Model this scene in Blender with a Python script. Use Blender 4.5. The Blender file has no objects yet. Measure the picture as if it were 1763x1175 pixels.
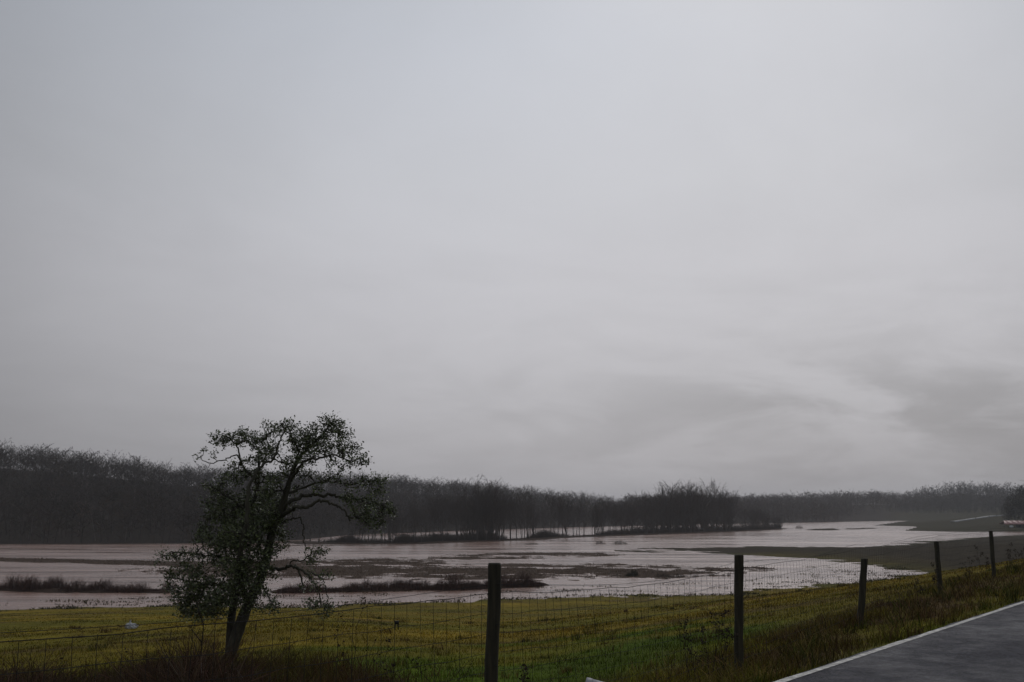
import bpy, math, random
import numpy as np
from mathutils import Vector
sc = bpy.context.scene
rng = np.random.default_rng(11)
random.seed(5)

# ------------------------------------------------------------------ camera
W, H, FPX, HOR = 1763.0, 1175.0, 1714.0, 880.0
CAMZ = 1.6
PITCH = math.atan((HOR - H / 2) / FPX)
cam = bpy.data.cameras.new("camera")
cam.sensor_width = 36.0
cam.lens = 36.0 * FPX / W
cam.clip_start = 0.1
cam.clip_end = 9000
camo = bpy.data.objects.new("camera", cam)
sc.collection.objects.link(camo)
camo.location = (0, 0, CAMZ)
camo.rotation_euler = (math.pi / 2 + PITCH, 0, 0)
sc.camera = camo

# ------------------------------------------------------------------ world
SUN_EL, SUN_AZ = math.radians(38), math.radians(18)
world = bpy.data.worlds.new("World")
sc.world = world
world.use_nodes = True
wt = world.node_tree
wt.nodes.clear()


def N(t, typ, **kw):
    n = t.nodes.new(typ)
    for k, v in kw.items():
        setattr(n, k, v)
    return n


def setin(n, **kw):
    for k, v in kw.items():
        n.inputs[k.replace('_', ' ')].default_value = v


def math_node(t, op, a, b=None, c=None):
    n = N(t, 'ShaderNodeMath', operation=op)
    for i, v in enumerate((a, b, c)):
        if v is None:
            continue
        if isinstance(v, (int, float)):
            n.inputs[i].default_value = v
        else:
            t.links.new(v, n.inputs[i])
    return n.outputs[0]


def ramp(t, fac, stops, interp='LINEAR'):
    r = N(t, 'ShaderNodeValToRGB')
    r.color_ramp.interpolation = interp
    e = r.color_ramp.elements
    while len(e) < len(stops):
        e.new(0.5)
    for el, (p, c) in zip(e, stops):
        el.position = p
        el.color = (c, c, c, 1) if isinstance(c, (int, float)) else (c[0], c[1], c[2], 1)
    t.links.new(fac, r.inputs['Fac'])
    return r.outputs['Color']


def mixc(t, fac, a, b, blend='MIX'):
    m = N(t, 'ShaderNodeMix', data_type='RGBA', blend_type=blend)
    for i, v in ((0, fac), (6, a), (7, b)):
        if isinstance(v, (int, float)):
            m.inputs[i].default_value = v
        elif isinstance(v, tuple):
            m.inputs[i].default_value = (v[0], v[1], v[2], 1)
        else:
            t.links.new(v, m.inputs[i])
    return m.outputs[2]


wo = N(wt, 'ShaderNodeOutputWorld')
tc = N(wt, 'ShaderNodeTexCoord')
sep = N(wt, 'ShaderNodeSeparateXYZ')
wt.links.new(tc.outputs['Generated'], sep.inputs[0])
X, Y, Z = sep.outputs
el = math_node(wt, 'MAXIMUM', Z, 0.0)
base = ramp(wt, el, [(0.0, (.412, .408, .434)), (.05, (.437, .433, .461)), (.10, (.477, .474, .504)), (.17, (.537, .535, .568)),
                     (.24, (.567, .569, .606)), (.32, (.568, .581, .622)), (.45, (.556, .585, .645)), (1.0, (.50, .54, .61))])
hz = math_node(wt, 'MULTIPLY_ADD', X, 0.5, 0.5)
falloff = N(wt, 'ShaderNodeVectorMath', operation='DOT_PRODUCT')   # sky dims away from this direction: lens corner falloff put into its colour
wt.links.new(tc.outputs['Generated'], falloff.inputs[0])
falloff.inputs[1].default_value = (.139, .961, .245)
side = ramp(wt, falloff.outputs['Value'], [(0.0, .60), (.70, .58), (.79, .60), (.825, .67), (.855, .745), (.885, .80), (.92, .875), (.95, .945), (.985, 1.0)], 'B_SPLINE')
zz = math_node(wt, 'ADD', el, 0.10)
cu = math_node(wt, 'DIVIDE', X, zz)
cv = math_node(wt, 'DIVIDE', Y, zz)
comb = N(wt, 'ShaderNodeCombineXYZ')
wt.links.new(cu, comb.inputs[0]); wt.links.new(cv, comb.inputs[1])
n1 = N(wt, 'ShaderNodeTexNoise')
setin(n1, Scale=0.8, Detail=8.0, Roughness=0.6, Distortion=0.35)
wt.links.new(comb.outputs[0], n1.inputs['Vector'])
soft = ramp(wt, n1.outputs['Fac'], [(.25, .92), (.5, 1.0), (.75, 1.06)])
n2 = N(wt, 'ShaderNodeTexNoise')
setin(n2, Scale=5.5, Detail=7.0, Roughness=0.56, Distortion=0.6)
mp2 = N(wt, 'ShaderNodeMapping')
mp2.inputs['Scale'].default_value = (1.0, 1.0, 3.4)
mp2.inputs['Rotation'].default_value = (0.0, .12, 0.0)
mp2.inputs['Location'].default_value = (3.3, 0.4, 1.7)
wt.links.new(tc.outputs['Generated'], mp2.inputs[0])
wt.links.new(mp2.outputs[0], n2.inputs['Vector'])
wisp = ramp(wt, n2.outputs['Fac'], [(.40, 0.0), (.64, 1.0)], 'EASE')
bandm = ramp(wt, el, [(0.0, .15), (.05, .8), (.10, 1.0), (.17, .35), (.26, 0.0)], 'EASE')
azm = ramp(wt, hz, [(.42, .12), (.56, .55), (.66, 1.0), (.8, 1.0)])
wm = math_node(wt, 'MULTIPLY', wisp, bandm)
wm = math_node(wt, 'MULTIPLY', wm, azm)
dark = math_node(wt, 'MULTIPLY_ADD', wm, -0.27, 1.0)
c = mixc(wt, 1.0, base, side, 'MULTIPLY')
c = mixc(wt, 1.0, c, soft, 'MULTIPLY')
c = mixc(wt, 1.0, c, dark, 'MULTIPLY')
sky = N(wt, 'ShaderNodeTexSky', sky_type='NISHITA')
sky.sun_disc = False
sky.sun_elevation = SUN_EL
sky.sun_rotation = SUN_AZ
sky.air_density = 1.0
sky.dust_density = 4.0
bg1 = N(wt, 'ShaderNodeBackground'); bg1.inputs['Strength'].default_value = 1.0
bg2 = N(wt, 'ShaderNodeBackground'); bg2.inputs['Strength'].default_value = 0.05
wt.links.new(c, bg1.inputs['Color'])
wt.links.new(sky.outputs[0], bg2.inputs['Color'])
ms = N(wt, 'ShaderNodeMixShader'); ms.inputs[0].default_value = 0.06   # thin breaks in the overcast
wt.links.new(bg1.outputs[0], ms.inputs[1]); wt.links.new(bg2.outputs[0], ms.inputs[2])
wt.links.new(ms.outputs[0], wo.inputs['Surface'])

# ------------------------------------------------------------------ sun behind the cloud
sl = bpy.data.lights.new("sun", 'SUN')
sl.energy = 0.5
sl.angle = math.radians(30)
sl.color = (1.0, .97, .93)
so = bpy.data.objects.new("sun", sl)
sc.collection.objects.link(so)
sd_ = Vector((math.sin(SUN_AZ) * math.cos(SUN_EL), math.cos(SUN_AZ) * math.cos(SUN_EL), math.sin(SUN_EL)))
so.rotation_euler = (-sd_).to_track_quat('-Z', 'Y').to_euler()
so.location = (0, 0, 60)

sc.view_settings.view_transform = 'Standard'
sc.view_settings.look = 'None'
sc.view_settings.exposure = 0.0
sc.view_settings.gamma = 1.0
sc.view_settings.use_curve_mapping = False
sc.render.engine = 'CYCLES'
sc.cycles.use_denoising = True
sc.cycles.volume_bounces = 1
sc.cycles.max_bounces = 6
sc.cycles.transparent_max_bounces = 8

# ------------------------------------------------------------------ helpers
cp, sp = math.cos(PITCH), math.sin(PITCH)


def ray(px, py):
    u = (np.asarray(px, float) - W / 2) / FPX
    v = (H / 2 - np.asarray(py, float)) / FPX
    return np.stack([u, cp - v * sp, sp + v * cp], -1)


def at_depth(px, py, d):
    """point on the pixel's ray whose forward distance y equals d"""
    r = ray(px, py)
    r = r * (np.asarray(d, float) / r[..., 1])[..., None]
    r[..., 2] += CAMZ
    return r


ZW = CAMZ - 11.5          # flood level


def on_level(px, py, z=ZW):
    r = ray(px, py)
    t = (z - CAMZ) / r[..., 2]
    p = r * t[..., None]
    p[..., 2] = z
    return p


def link(o):
    sc.collection.objects.link(o)
    return o


def tag(o, label=None, cat=None, group=None, kind=None):
    if label: o["label"] = label
    if cat: o["category"] = cat
    if group: o["group"] = group
    if kind: o["kind"] = kind
    return o


def mesh_np(name, v, f, mat, col=None, smooth=False):
    """v (n,3), f (m,3) or (m,4)"""
    v = np.ascontiguousarray(v, dtype=np.float32)
    f = np.ascontiguousarray(f, dtype=np.int32)
    k = f.shape[1]
    me = bpy.data.meshes.new(name)
    me.vertices.add(len(v))
    me.vertices.foreach_set("co", v.ravel())
    me.loops.add(f.size)
    me.loops.foreach_set("vertex_index", f.ravel())
    me.polygons.add(len(f))
    me.polygons.foreach_set("loop_start", np.arange(0, f.size, k, dtype=np.int32))
    if smooth:
        me.polygons.foreach_set("use_smooth", np.ones(len(f), bool))
    me.update(calc_edges=True)
    if col is not None:
        a = me.color_attributes.new("Col", 'FLOAT_COLOR', 'POINT')
        cc = np.ones((len(v), 4), np.float32)
        cc[:, :3] = col
        a.data.foreach_set("color", cc.ravel())
    if mat is not None:
        me.materials.append(mat)
    return me


def obj(name, me, parent=None, loc=None):
    o = bpy.data.objects.new(name, me)
    link(o)
    if parent is not None:
        o.parent = parent
    if loc is not None:
        o.location = loc
    return o


def empty(name, loc=(0, 0, 0), rz=0.0, s=1.0):
    o = bpy.data.objects.new(name, None)
    o.empty_display_size = 0.2
    link(o)
    o.location = loc
    o.rotation_euler = (0, 0, rz)
    o.scale = (s, s, s)
    return o


def frusta(p0, p1, r0, r1, k=4):
    """open tapered prisms for an array of segments"""
    p0 = np.asarray(p0, float); p1 = np.asarray(p1, float)
    r0 = np.asarray(r0, float); r1 = np.asarray(r1, float)
    d = p1 - p0
    L = np.linalg.norm(d, axis=1, keepdims=True) + 1e-9
    d = d / L
    up = np.where(np.abs(d[:, 2:3]) > .9, np.array([[1., 0, 0]]), np.array([[0, 0, 1.]]))
    a = np.cross(d, up); a /= np.linalg.norm(a, axis=1, keepdims=True) + 1e-9
    b = np.cross(d, a)
    th = np.arange(k) * 2 * math.pi / k
    ring = a[:, None, :] * np.cos(th)[None, :, None] + b[:, None, :] * np.sin(th)[None, :, None]
    v0 = p0[:, None, :] + ring * r0[:, None, None]
    v1 = p1[:, None, :] + ring * r1[:, None, None]
    n = len(p0)
    v = np.concatenate([v0, v1], 1).reshape(-1, 3)
    base = (np.arange(n) * 2 * k)[:, None]
    i = np.arange(k)[None, :]; j = (i + 1) % k
    f = np.stack([base + i, base + j, base + k + j, base + k + i], -1).reshape(-1, 4)
    return v, f


def sweep(pts, rad, k=8, cap=True, wob=0.0, seed=0):
    """tube along a polyline; quads, the end ring pinched"""
    pts = np.asarray(pts, float); rad = np.asarray(rad, float)
    n = len(pts)
    t = np.gradient(pts, axis=0)
    t /= np.linalg.norm(t, axis=1, keepdims=True) + 1e-9
    ref = np.array([0.31, 0.95, 0.05])
    a = np.cross(t, ref); a /= np.linalg.norm(a, axis=1, keepdims=True) + 1e-9
    b = np.cross(t, a)
    th = np.arange(k) * 2 * math.pi / k
    rr = rad[:, None] * np.ones((n, k))
    if wob:
        g = np.random.default_rng(seed)
        rr = rr * (1 + wob * g.standard_normal((n, k)))
    v = pts[:, None, :] + rr[..., None] * (a[:, None, :] * np.cos(th)[None, :, None] + b[:, None, :] * np.sin(th)[None, :, None])
    v = v.reshape(-1, 3)
    i = np.arange(k); j = (i + 1) % k
    f = []
    for s in range(n - 1):
        f.append(np.stack([s * k + i, s * k + j, (s + 1) * k + j, (s + 1) * k + i], -1))
    f = np.concatenate(f)
    if cap:
        c = pts[-1] + t[-1] * rad[-1] * .3
        v = np.concatenate([v, np.repeat(c[None], k, 0)])
        s = n - 1
        f = np.concatenate([f, np.stack([s * k + i, s * k + j, n * k + j, n * k + i], -1)])
    return v, f


def catmull(p, m=6):
    p = np.asarray(p, float)
    q = np.concatenate([[2 * p[0] - p[1]], p, [2 * p[-1] - p[-2]]])
    out = []
    for i in range(1, len(q) - 2):
        for s in range(m):
            t = s / m
            out.append(.5 * (2 * q[i] + (q[i + 1] - q[i - 1]) * t + (2 * q[i - 1] - 5 * q[i] + 4 * q[i + 1] - q[i + 2]) * t * t
                             + (3 * q[i] - q[i - 1] - 3 * q[i + 1] + q[i + 2]) * t ** 3))
    out.append(p[-1])
    return np.array(out)


def join(parts):
    vs, fs, o = [], [], 0
    for v, f in parts:
        vs.append(v); fs.append(f + o); o += len(v)
    return np.concatenate(vs), np.concatenate(fs)


def box(cx, cy, cz, sx, sy, sz):
    v = np.array([[x, y, z] for z in (-.5, .5) for x, y in ((-.5, -.5), (.5, -.5), (.5, .5), (-.5, .5))]) * [sx, sy, sz] + [cx, cy, cz]
    f = np.array([[3, 2, 1, 0], [4, 5, 6, 7], [0, 1, 5, 4], [1, 2, 6, 5], [2, 3, 7, 6], [3, 0, 4, 7]])
    return v, f


def vnoise(x, y, seed=0, octs=4):
    """value noise, numpy, about -1..1"""
    tot = np.zeros_like(x, dtype=float); amp = 1.0; s = 0.0
    for o in range(octs):
        xi = np.floor(x).astype(np.int64); yi = np.floor(y).astype(np.int64)
        fx = x - xi; fy = y - yi
        fx = fx * fx * (3 - 2 * fx); fy = fy * fy * (3 - 2 * fy)

        def h(a, b):
            n = (a * 374761393 + b * 668265263 + (seed + o) * 974634777) & 0x7fffffff
            n = ((n ^ (n >> 13)) * 1274126177) & 0x7fffffff
            n = n ^ (n >> 16)
            return (n & 0xffff) / 32767.5 - 1
        v = (h(xi, yi) * (1 - fx) + h(xi + 1, yi) * fx) * (1 - fy) + (h(xi, yi + 1) * (1 - fx) + h(xi + 1, yi + 1) * fx) * fy
        tot += v * amp; s += amp; amp *= .5
        x = x * 2.03 + 17.1; y = y * 2.03 + 5.7
    return tot / s


def smooth(t):
    t = np.clip(t, 0, 1)
    return t * t * (3 - 2 * t)


# ------------------------------------------------------------------ materials
def principled(name):
    m = bpy.data.materials.new(name)
    m.use_nodes = True
    t = m.node_tree
    b = t.nodes['Principled BSDF']
    return m, t, b


def noise(t, scale, detail=4.0, rough=.55, vec=None, dist=0.0):
    n = N(t, 'ShaderNodeTexNoise')
    setin(n, Scale=scale, Detail=detail, Roughness=rough, Distortion=dist)
    if vec is not None:
        t.links.new(vec, n.inputs['Vector'])
    return n.outputs['Fac']


def objcoord(t, scale=(1, 1, 1)):
    tcn = N(t, 'ShaderNodeTexCoord')
    mp = N(t, 'ShaderNodeMapping')
    mp.inputs['Scale'].default_value = scale
    t.links.new(tcn.outputs['Object'], mp.inputs[0])
    return mp.outputs[0]


def bump(t, b, h, strength, dist):
    bn = N(t, 'ShaderNodeBump')
    bn.inputs['Strength'].default_value = strength
    bn.inputs['Distance'].default_value = dist
    t.links.new(h, bn.inputs['Height'])
    t.links.new(bn.outputs[0], b.inputs['Normal'])


def simple_mat(name, c1, c2, scale, rough=.8, coord=(1, 1, 1), bmp=0.0, bdist=.01, spec=.3, detail=5.0):
    m, t, b = principled(name)
    v = objcoord(t, coord)
    n = noise(t, scale, detail, .6, v)
    t.links.new(mixc(t, ramp(t, n, [(.3, 0.0), (.7, 1.0)]), c1, c2), b.inputs['Base Color'])
    b.inputs['Roughness'].default_value = rough
    b.inputs['Specular IOR Level'].default_value = spec
    if bmp:
        bump(t, b, n, bmp, bdist)
    return m


def attr_mat(name, rough=.75, spec=.25, noise_scale=None, trans=0.0, bmp=0.0):
    m, t, b = principled(name)
    a = N(t, 'ShaderNodeAttribute', attribute_name="Col")
    col = a.outputs['Color']
    if noise_scale:
        v = objcoord(t)
        n = noise(t, noise_scale, 8.0, .65, v)
        col = mixc(t, 1.0, col, ramp(t, n, [(.25, .55), (.5, 1.0), (.75, 1.5)]), 'MULTIPLY')
        if bmp:
            bump(t, b, n, bmp, .12)
    t.links.new(col, b.inputs['Base Color'])
    b.inputs['Roughness'].default_value = rough
    b.inputs['Specular IOR Level'].default_value = spec
    return m


M = {}
M['ground'] = attr_mat('ground_soil_and_grass', .95, .03, 2.2, bmp=.5)
M['grass'] = attr_mat('grass_blades', .85, .05)
M['dead'] = attr_mat('dead_stalks', .8, .15)
M['bark'] = simple_mat('lichened_bark', (.022, .019, .014), (.060, .058, .040), 14, .85, (1, 1, .35), .7, .012)
M['twig'] = simple_mat('dark_twig_bark', (.020, .017, .013), (.045, .040, .030), 9, .8)
M['leaf'] = attr_mat('evergreen_leaf', .42, .45)
M['bare_trunk'] = simple_mat('grey_winter_bark', (.045, .040, .037), (.085, .077, .070), .8, .9, (1, 1, .1))
M['bare_twig'] = simple_mat('winter_twigs', (.036, .030, .028), (.052, .044, .041), .5, .9)
M['forest'] = attr_mat('forest_bark', .9, .1)
M['post'] = simple_mat('weathered_post_wood', (.010, .009, .007), (.048, .043, .026), 22, .85, (1, 1, .08), .6, .006)
M['shrub'] = attr_mat('dead_shrub', .85, .1)
M['asphalt'] = None

# wire
m, t, b = principled('dull_galvanised_wire')
v = objcoord(t)
t.links.new(mixc(t, noise(t, 3.0, 3, .5, v), (.014, .013, .012), (.045, .045, .046)), b.inputs['Base Color'])
b.inputs['Roughness'].default_value = .9
b.inputs['Specular IOR Level'].default_value = .08
M['wire'] = m

# asphalt: worn, wet, faint wheel-track streaks along the road (object X runs along the road)
m, t, b = principled('wet_asphalt')
v = objcoord(t)
vs = objcoord(t, (.25, 2.2, 1))
grain = noise(t, 34, 5, .75, v)
patch = noise(t, 2.6, 6, .7, v)
big = noise(t, .55, 4, .6, v, .6)
col = mixc(t, ramp(t, grain, [(.40, 0.0), (.60, 1.0)]), (.003, .003, .007), (.038, .039, .060))
col = mixc(t, 1.0, col, ramp(t, patch, [(.3, .82), (.7, 1.16)]), 'MULTIPLY')
t.links.new(col, b.inputs['Base Color'])
wet = math_node(t, 'ADD', math_node(t, 'MULTIPLY', patch, .5), math_node(t, 'MULTIPLY', big, .5))
t.links.new(ramp(t, wet, [(.40, .68), (.5, .55), (.60, .42)]), b.inputs['Roughness'])
b.inputs['Specular IOR Level'].default_value = .09
bump(t, b, grain, 1.0, .03)
M['asphalt'] = m

m, t, b = principled('worn_white_paint')
v = objcoord(t)
n = noise(t, 9, 8, .75, v)
t.links.new(mixc(t, ramp(t, n, [(.45, 0.0), (.60, 1.0)]), (.07, .07, .068), (.43, .42, .38)), b.inputs['Base Color'])
b.inputs['Roughness'].default_value = .5
M['paint'] = m

# muddy flood water
m, t, b = principled('muddy_flood_water')
v = objcoord(t)
vst = objcoord(t, (.35, 1.6, 1))
mud = noise(t, .012, 4, .55, objcoord(t, (1, 3.0, 1)))
t.links.new(mixc(t, ramp(t, mud, [(.3, 0.0), (.7, 1.0)]), (.29, .175, .135), (.34, .210, .165)), b.inputs['Base Color'])
b.inputs['IOR'].default_value = 1.33
gust = noise(t, .05, 7, .68, objcoord(t, (.4, 2.6, 1)), .5)
t.links.new(ramp(t, gust, [(.36, .06), (.64, .28)]), b.inputs['Roughness'])
w1 = noise(t, 1.3, 4, .6, vst, .3)
w2 = noise(t, .22, 3, .5, vst)
hgt = math_node(t, 'ADD', math_node(t, 'MULTIPLY', w1, .5), w2)
bn = N(t, 'ShaderNodeBump')
bn.inputs['Distance'].default_value = .34
t.links.new(ramp(t, gust, [(.36, .12), (.64, 1.3)]), bn.inputs['Strength'])
t.links.new(hgt, bn.inputs['Height'])
t.links.new(bn.outputs[0], b.inputs['Normal'])
M['water'] = m

# ------------------------------------------------------------------ road frame
RD = np.array([.616, .788]); RD /= np.linalg.norm(RD)
RN = np.array([-RD[1], RD[0]])


def sn(x, y):
    return x * RD[0] + y * RD[1], x * RN[0] + y * RN[1]


def xy(s, n):
    return s * RD[0] + n * RN[0], s * RD[1] + n * RN[1]


# fence posts: (top px, top py, base px, base py, forward distance)
POSTS = [(852, 972, 843.5, 1232, 8.9), (1272, 957, 1272, 1134, 13.2), (1488, 963, 1480, 1089, 18.7),
         (1612, 933, 1620, 1024, 25.7), (1706, 915, 1711, 988, 32.0)]
FX = [-9.8, -6.6, -3.4] + [float(at_depth(p[2], p[3], p[4])[0]) for p in POSTS] + [20.3, 25.0, 35.0]
FY = [-3.8, 0.4, 4.6] + [p[4] for p in POSTS] + [39.0, 46.0, 60.5]
FS, FN = sn(np.array(FX), np.array(FY))


def fence_n(s):
    return np.interp(s, FS, FN)


# ------------------------------------------------------------------ terrain
NEAR_SHORE = [(-1500, 1090), (-400, 1062), (0, 1051), (150, 1047), (300, 1043), (480, 1046), (560, 1045), (700, 1037), (860, 1032),
              (1000, 1027), (1100, 1025), (1262, 1024), (1300, 1014), (1380, 1009), (1480, 1004), (1540, 994), (1562, 985),
              (1530, 978), (1450, 968.5), (1380, 961), (1300, 957.5), (1230, 953.5), (1185, 949), (1215, 943.5), (1290, 941), (1450, 941.5),
              (1520, 939.5), (1580, 932.5), (1680, 925), (1763, 921.5), (2100, 915), (2900, 911)]
FAR_SHORE = [(2900, 907), (2100, 911), (1763, 916), (1640, 916), (1553, 914), (1578, 907), (1500, 905), (1560, 897), (1450, 899),
             (1350, 901), (1200, 903.5), (1000, 908), (800, 914), (600, 922), (520, 930), (400, 936), (0, 937.5), (-400, 940), (-1500, 950)]


def shore_poly(px, close):
    p = on_level(np.array([q[0] for q in px], float), np.array([q[1] for q in px], float))[:, :2]
    return np.concatenate([p, np.array(close, float)])


NEAR_P = shore_poly(NEAR_SHORE, [(6000, 300), (6000, -6000), (-6000, -6000), (-6000, -200)])
FAR_P = shore_poly(FAR_SHORE, [(-6000, 600), (-6000, 9000), (9000, 9000), (9000, 900)])


def seg_dist(x, y, poly, closed=True):
    d = np.full(x.shape, 1e9)
    n = len(poly)
    for i in range(n if closed else n - 1):
        ax, ay = poly[i]; bx, by = poly[(i + 1) % n]
        dx, dy = bx - ax, by - ay
        L = dx * dx + dy * dy
        tt = np.clip(((x - ax) * dx + (y - ay) * dy) / L, 0, 1)
        d = np.minimum(d, np.hypot(x - ax - tt * dx, y - ay - tt * dy))
    return d


def inside(x, y, poly):
    r = np.zeros(x.shape, bool)
    n = len(poly)
    for i in range(n):
        ax, ay = poly[i]; bx, by = poly[(i + 1) % n]
        if ay == by:
            continue
        cnd = ((ay > y) != (by > y)) & (x < (bx - ax) * (y - ay) / (by - ay) + ax)
        r ^= cnd
    return r


def sdist(x, y, poly):
    d = seg_dist(x, y, poly)
    return np.where(inside(x, y, poly), d, -d)


def px_line(l):
    return on_level(np.array([q[0] for q in l], float), np.array([q[1] for q in l], float))[:, :2]


# low banks in the flood: (pixel polyline, half-widths in m per point, crest height, noise share)
BANKS = [
    ([(-400, 953), (0, 963.5), (200, 968.5), (350, 973)], [7, 7.5, 7, 7], .16, .18, 'brown'),
    ([(350, 973), (480, 973), (560, 975), (640, 980), (720, 984), (800, 985)], [7, 15, 26, 22, 13, 10], .13, .46, 'brown'),
    ([(800, 985), (900, 984), (1000, 983), (1100, 983), (1240, 980)], [13, 17, 17, 13, 7], .07, .48, 'brown'),
    ([(800, 961), (880, 958), (1000, 955)], [6, 12, 8], .05, .46, 'brown'),
    ([(1165, 948), (1230, 947)], [12, 14], .05, .35, 'olive'),
    ([(-300, 1010), (0, 1015), (100, 1017.5), (200, 1019), (290, 1020)], [2, 2.6, 3, 3, 2], .26, .50, 'dark'),
    ([(480, 1020), (560, 1018), (660, 1017), (760, 1014), (850, 1012), (930, 1008)], [1.5, 2, 2, 2.6, 2.2, 1.5], .26, .50, 'dark'),
    ([(515, 934), (560, 936), (700, 936), (800, 931.5), (880, 930.5), (960, 925.5), (1050, 922.5), (1100, 920), (1180, 917), (1250, 915)],
     [7, 11, 10, 10, 8, 8, 8, 12, 12, 9], .35, .18, 'dark'),
    ([(1278, 914), (1345, 911)], [9, 5], .35, .2, 'dark'),
    ([(1412, 913), (1430, 912.5)], [8, 6], .7, .2, 'olive'),
    ([(1468, 911.5), (1480, 911)], [5, 4], .4, .2, 'olive'),
    ([(1490, 910.5), (1500, 910)], [4, 4], .4, .2, 'olive'),
]
BANK_W = [(px_line(b[0]), b[1], b[2], b[3], b[4]) for b in BANKS]

RIDGE_PX = [-1500, -400, 0, 100, 330, 660, 850, 1000, 1090, 1260, 1400, 1540, 1600, 1650, 1720, 1763, 2300]
RIDGE_H = [30, 33, 32, 31, 26.5, 26, 22.5, 14.5, 9, 11.0, 15.5, 20, 32, 40, 35, 33, 32]


def px_of(x, y):
    return W / 2 + FPX * x / (np.maximum(y, 1.0) * cp)   # good enough close to the horizon


def bank_field(x, y):
    """height of the low banks above the flood (negative: none), and tint id"""
    best = np.full(x.shape, -9.0); tint = np.zeros(x.shape, int)
    ids = {'brown': 1, 'olive': 2, 'dark': 3}
    for line, hw, hh, nz, tn in BANK_W:
        n = len(line)
        for i in range(n - 1):
            ax, ay = line[i]; bx, by = line[i + 1]
            dx, dy = bx - ax, by - ay
            tt = np.clip(((x - ax) * dx + (y - ay) * dy) / (dx * dx + dy * dy), 0, 1)
            d = np.hypot(x - ax - tt * dx, y - ay - tt * dy)
            w = hw[i] * (1 - tt) + hw[i + 1] * tt
            m = d < w * 1.6
            if not m.any():
                continue
            q = np.full(x.shape, -9.0)
            q[m] = hh * np.minimum(1, 2.2 * (1 - d[m] / w[m])) + nz * (.7 * vnoise(x[m] * .09, y[m] * .12, 31, 4) + .9 * vnoise(x[m] * .3, y[m] * .75, 33, 3))
            up = q > best
            best = np.where(up, q, best); tint = np.where(up, ids[tn], tint)
    return best, tint


def ground_z(x, y, detail=True):
    x = np.asarray(x, float); y = np.asarray(y, float)
    s, n = sn(x, y)
    sdn = sdist(x, y, NEAR_P)
    sdf = sdist(x, y, FAR_P)
    nf = fence_n(s)
    df = np.maximum(n - nf, 0)
    zf = -.45
    a = np.maximum(sdn, 0)
    pw = 1.22 + .72 * smooth((px_of(x, y) - 480) / 480)
    zn = ZW + (zf - ZW) * (a / (a + df + 1e-6)) ** pw
    verge = np.interp((n - 4.08) / np.maximum(nf - 4.08, .1), [-1e3, 0, .35, 1.0], [-.03, -.03, -.22, zf])
    verge = np.where(n < 0, -.03 + 0 * n, verge)
    zn = np.where(n < nf, verge, zn)
    und = vnoise(x * .05, y * .05, 3, 3) * .18 * smooth(df / 30) * smooth(a / 40)
    bump_ = vnoise(x * .35, y * .35, 7, 3) * .06 * smooth(df / 6) + vnoise(x * 2.1, y * 2.1, 9, 2) * .025 * smooth((n - 4.2) / .6)
    shore = vnoise(x * .11, y * .30, 21, 4) * .17 * np.exp(-np.abs(sdn) / 14)
    zn = zn + (und + bump_ if detail else 0) + shore
    pxx = px_of(x, y)
    hr = np.interp(pxx, RIDGE_PX, RIDGE_H)
    right = smooth((pxx - 1500) / 60)
    b = np.maximum(sdf, 0)
    hl = hr * smooth(b / 260) * 1.12
    h2 = 9.0 * smooth(b / 130) + (hr - 9.0) * smooth((b - 130) / 400)
    zfar = ZW + hl * (1 - right) + h2 * right + vnoise(x * .02, y * .02, 13, 3) * 1.2 * smooth(b / 60)
    bed = ZW - .12 - .25 * np.minimum(-np.maximum(sdn, sdf), 20) / 4
    z = np.where(sdn > -.3, zn, np.where(sdf > 0, zfar, bed))
    z = np.where((sdn <= 0) & (sdn > -6), np.maximum(ZW - .02 + sdn * .035 + shore, bed), z)
    bk, tint = bank_field(x, y)
    z = np.maximum(z, np.where(bk > -1, ZW + bk, -99))
    return z, sdn, sdf, df, n, tint, bk


def gz(x, y):
    return ground_z(np.atleast_1d(x), np.atleast_1d(y))[0]


# field tints
C_YEL = np.array([.185, .130, .014]); C_GRN = np.array([.060, .096, .006]); C_OLV = np.array([.115, .100, .011])
C_BRN = np.array([.075, .046, .022]); C_SPIT = np.array([.037, .029, .018]); C_LIT = np.array([.024, .019, .016])
C_STRIP = np.array([.074, .051, .038]); C_DARK = np.array([.044, .029, .022])


def lerp(a, b, t):
    return a + (b - a) * t[..., None]


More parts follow.
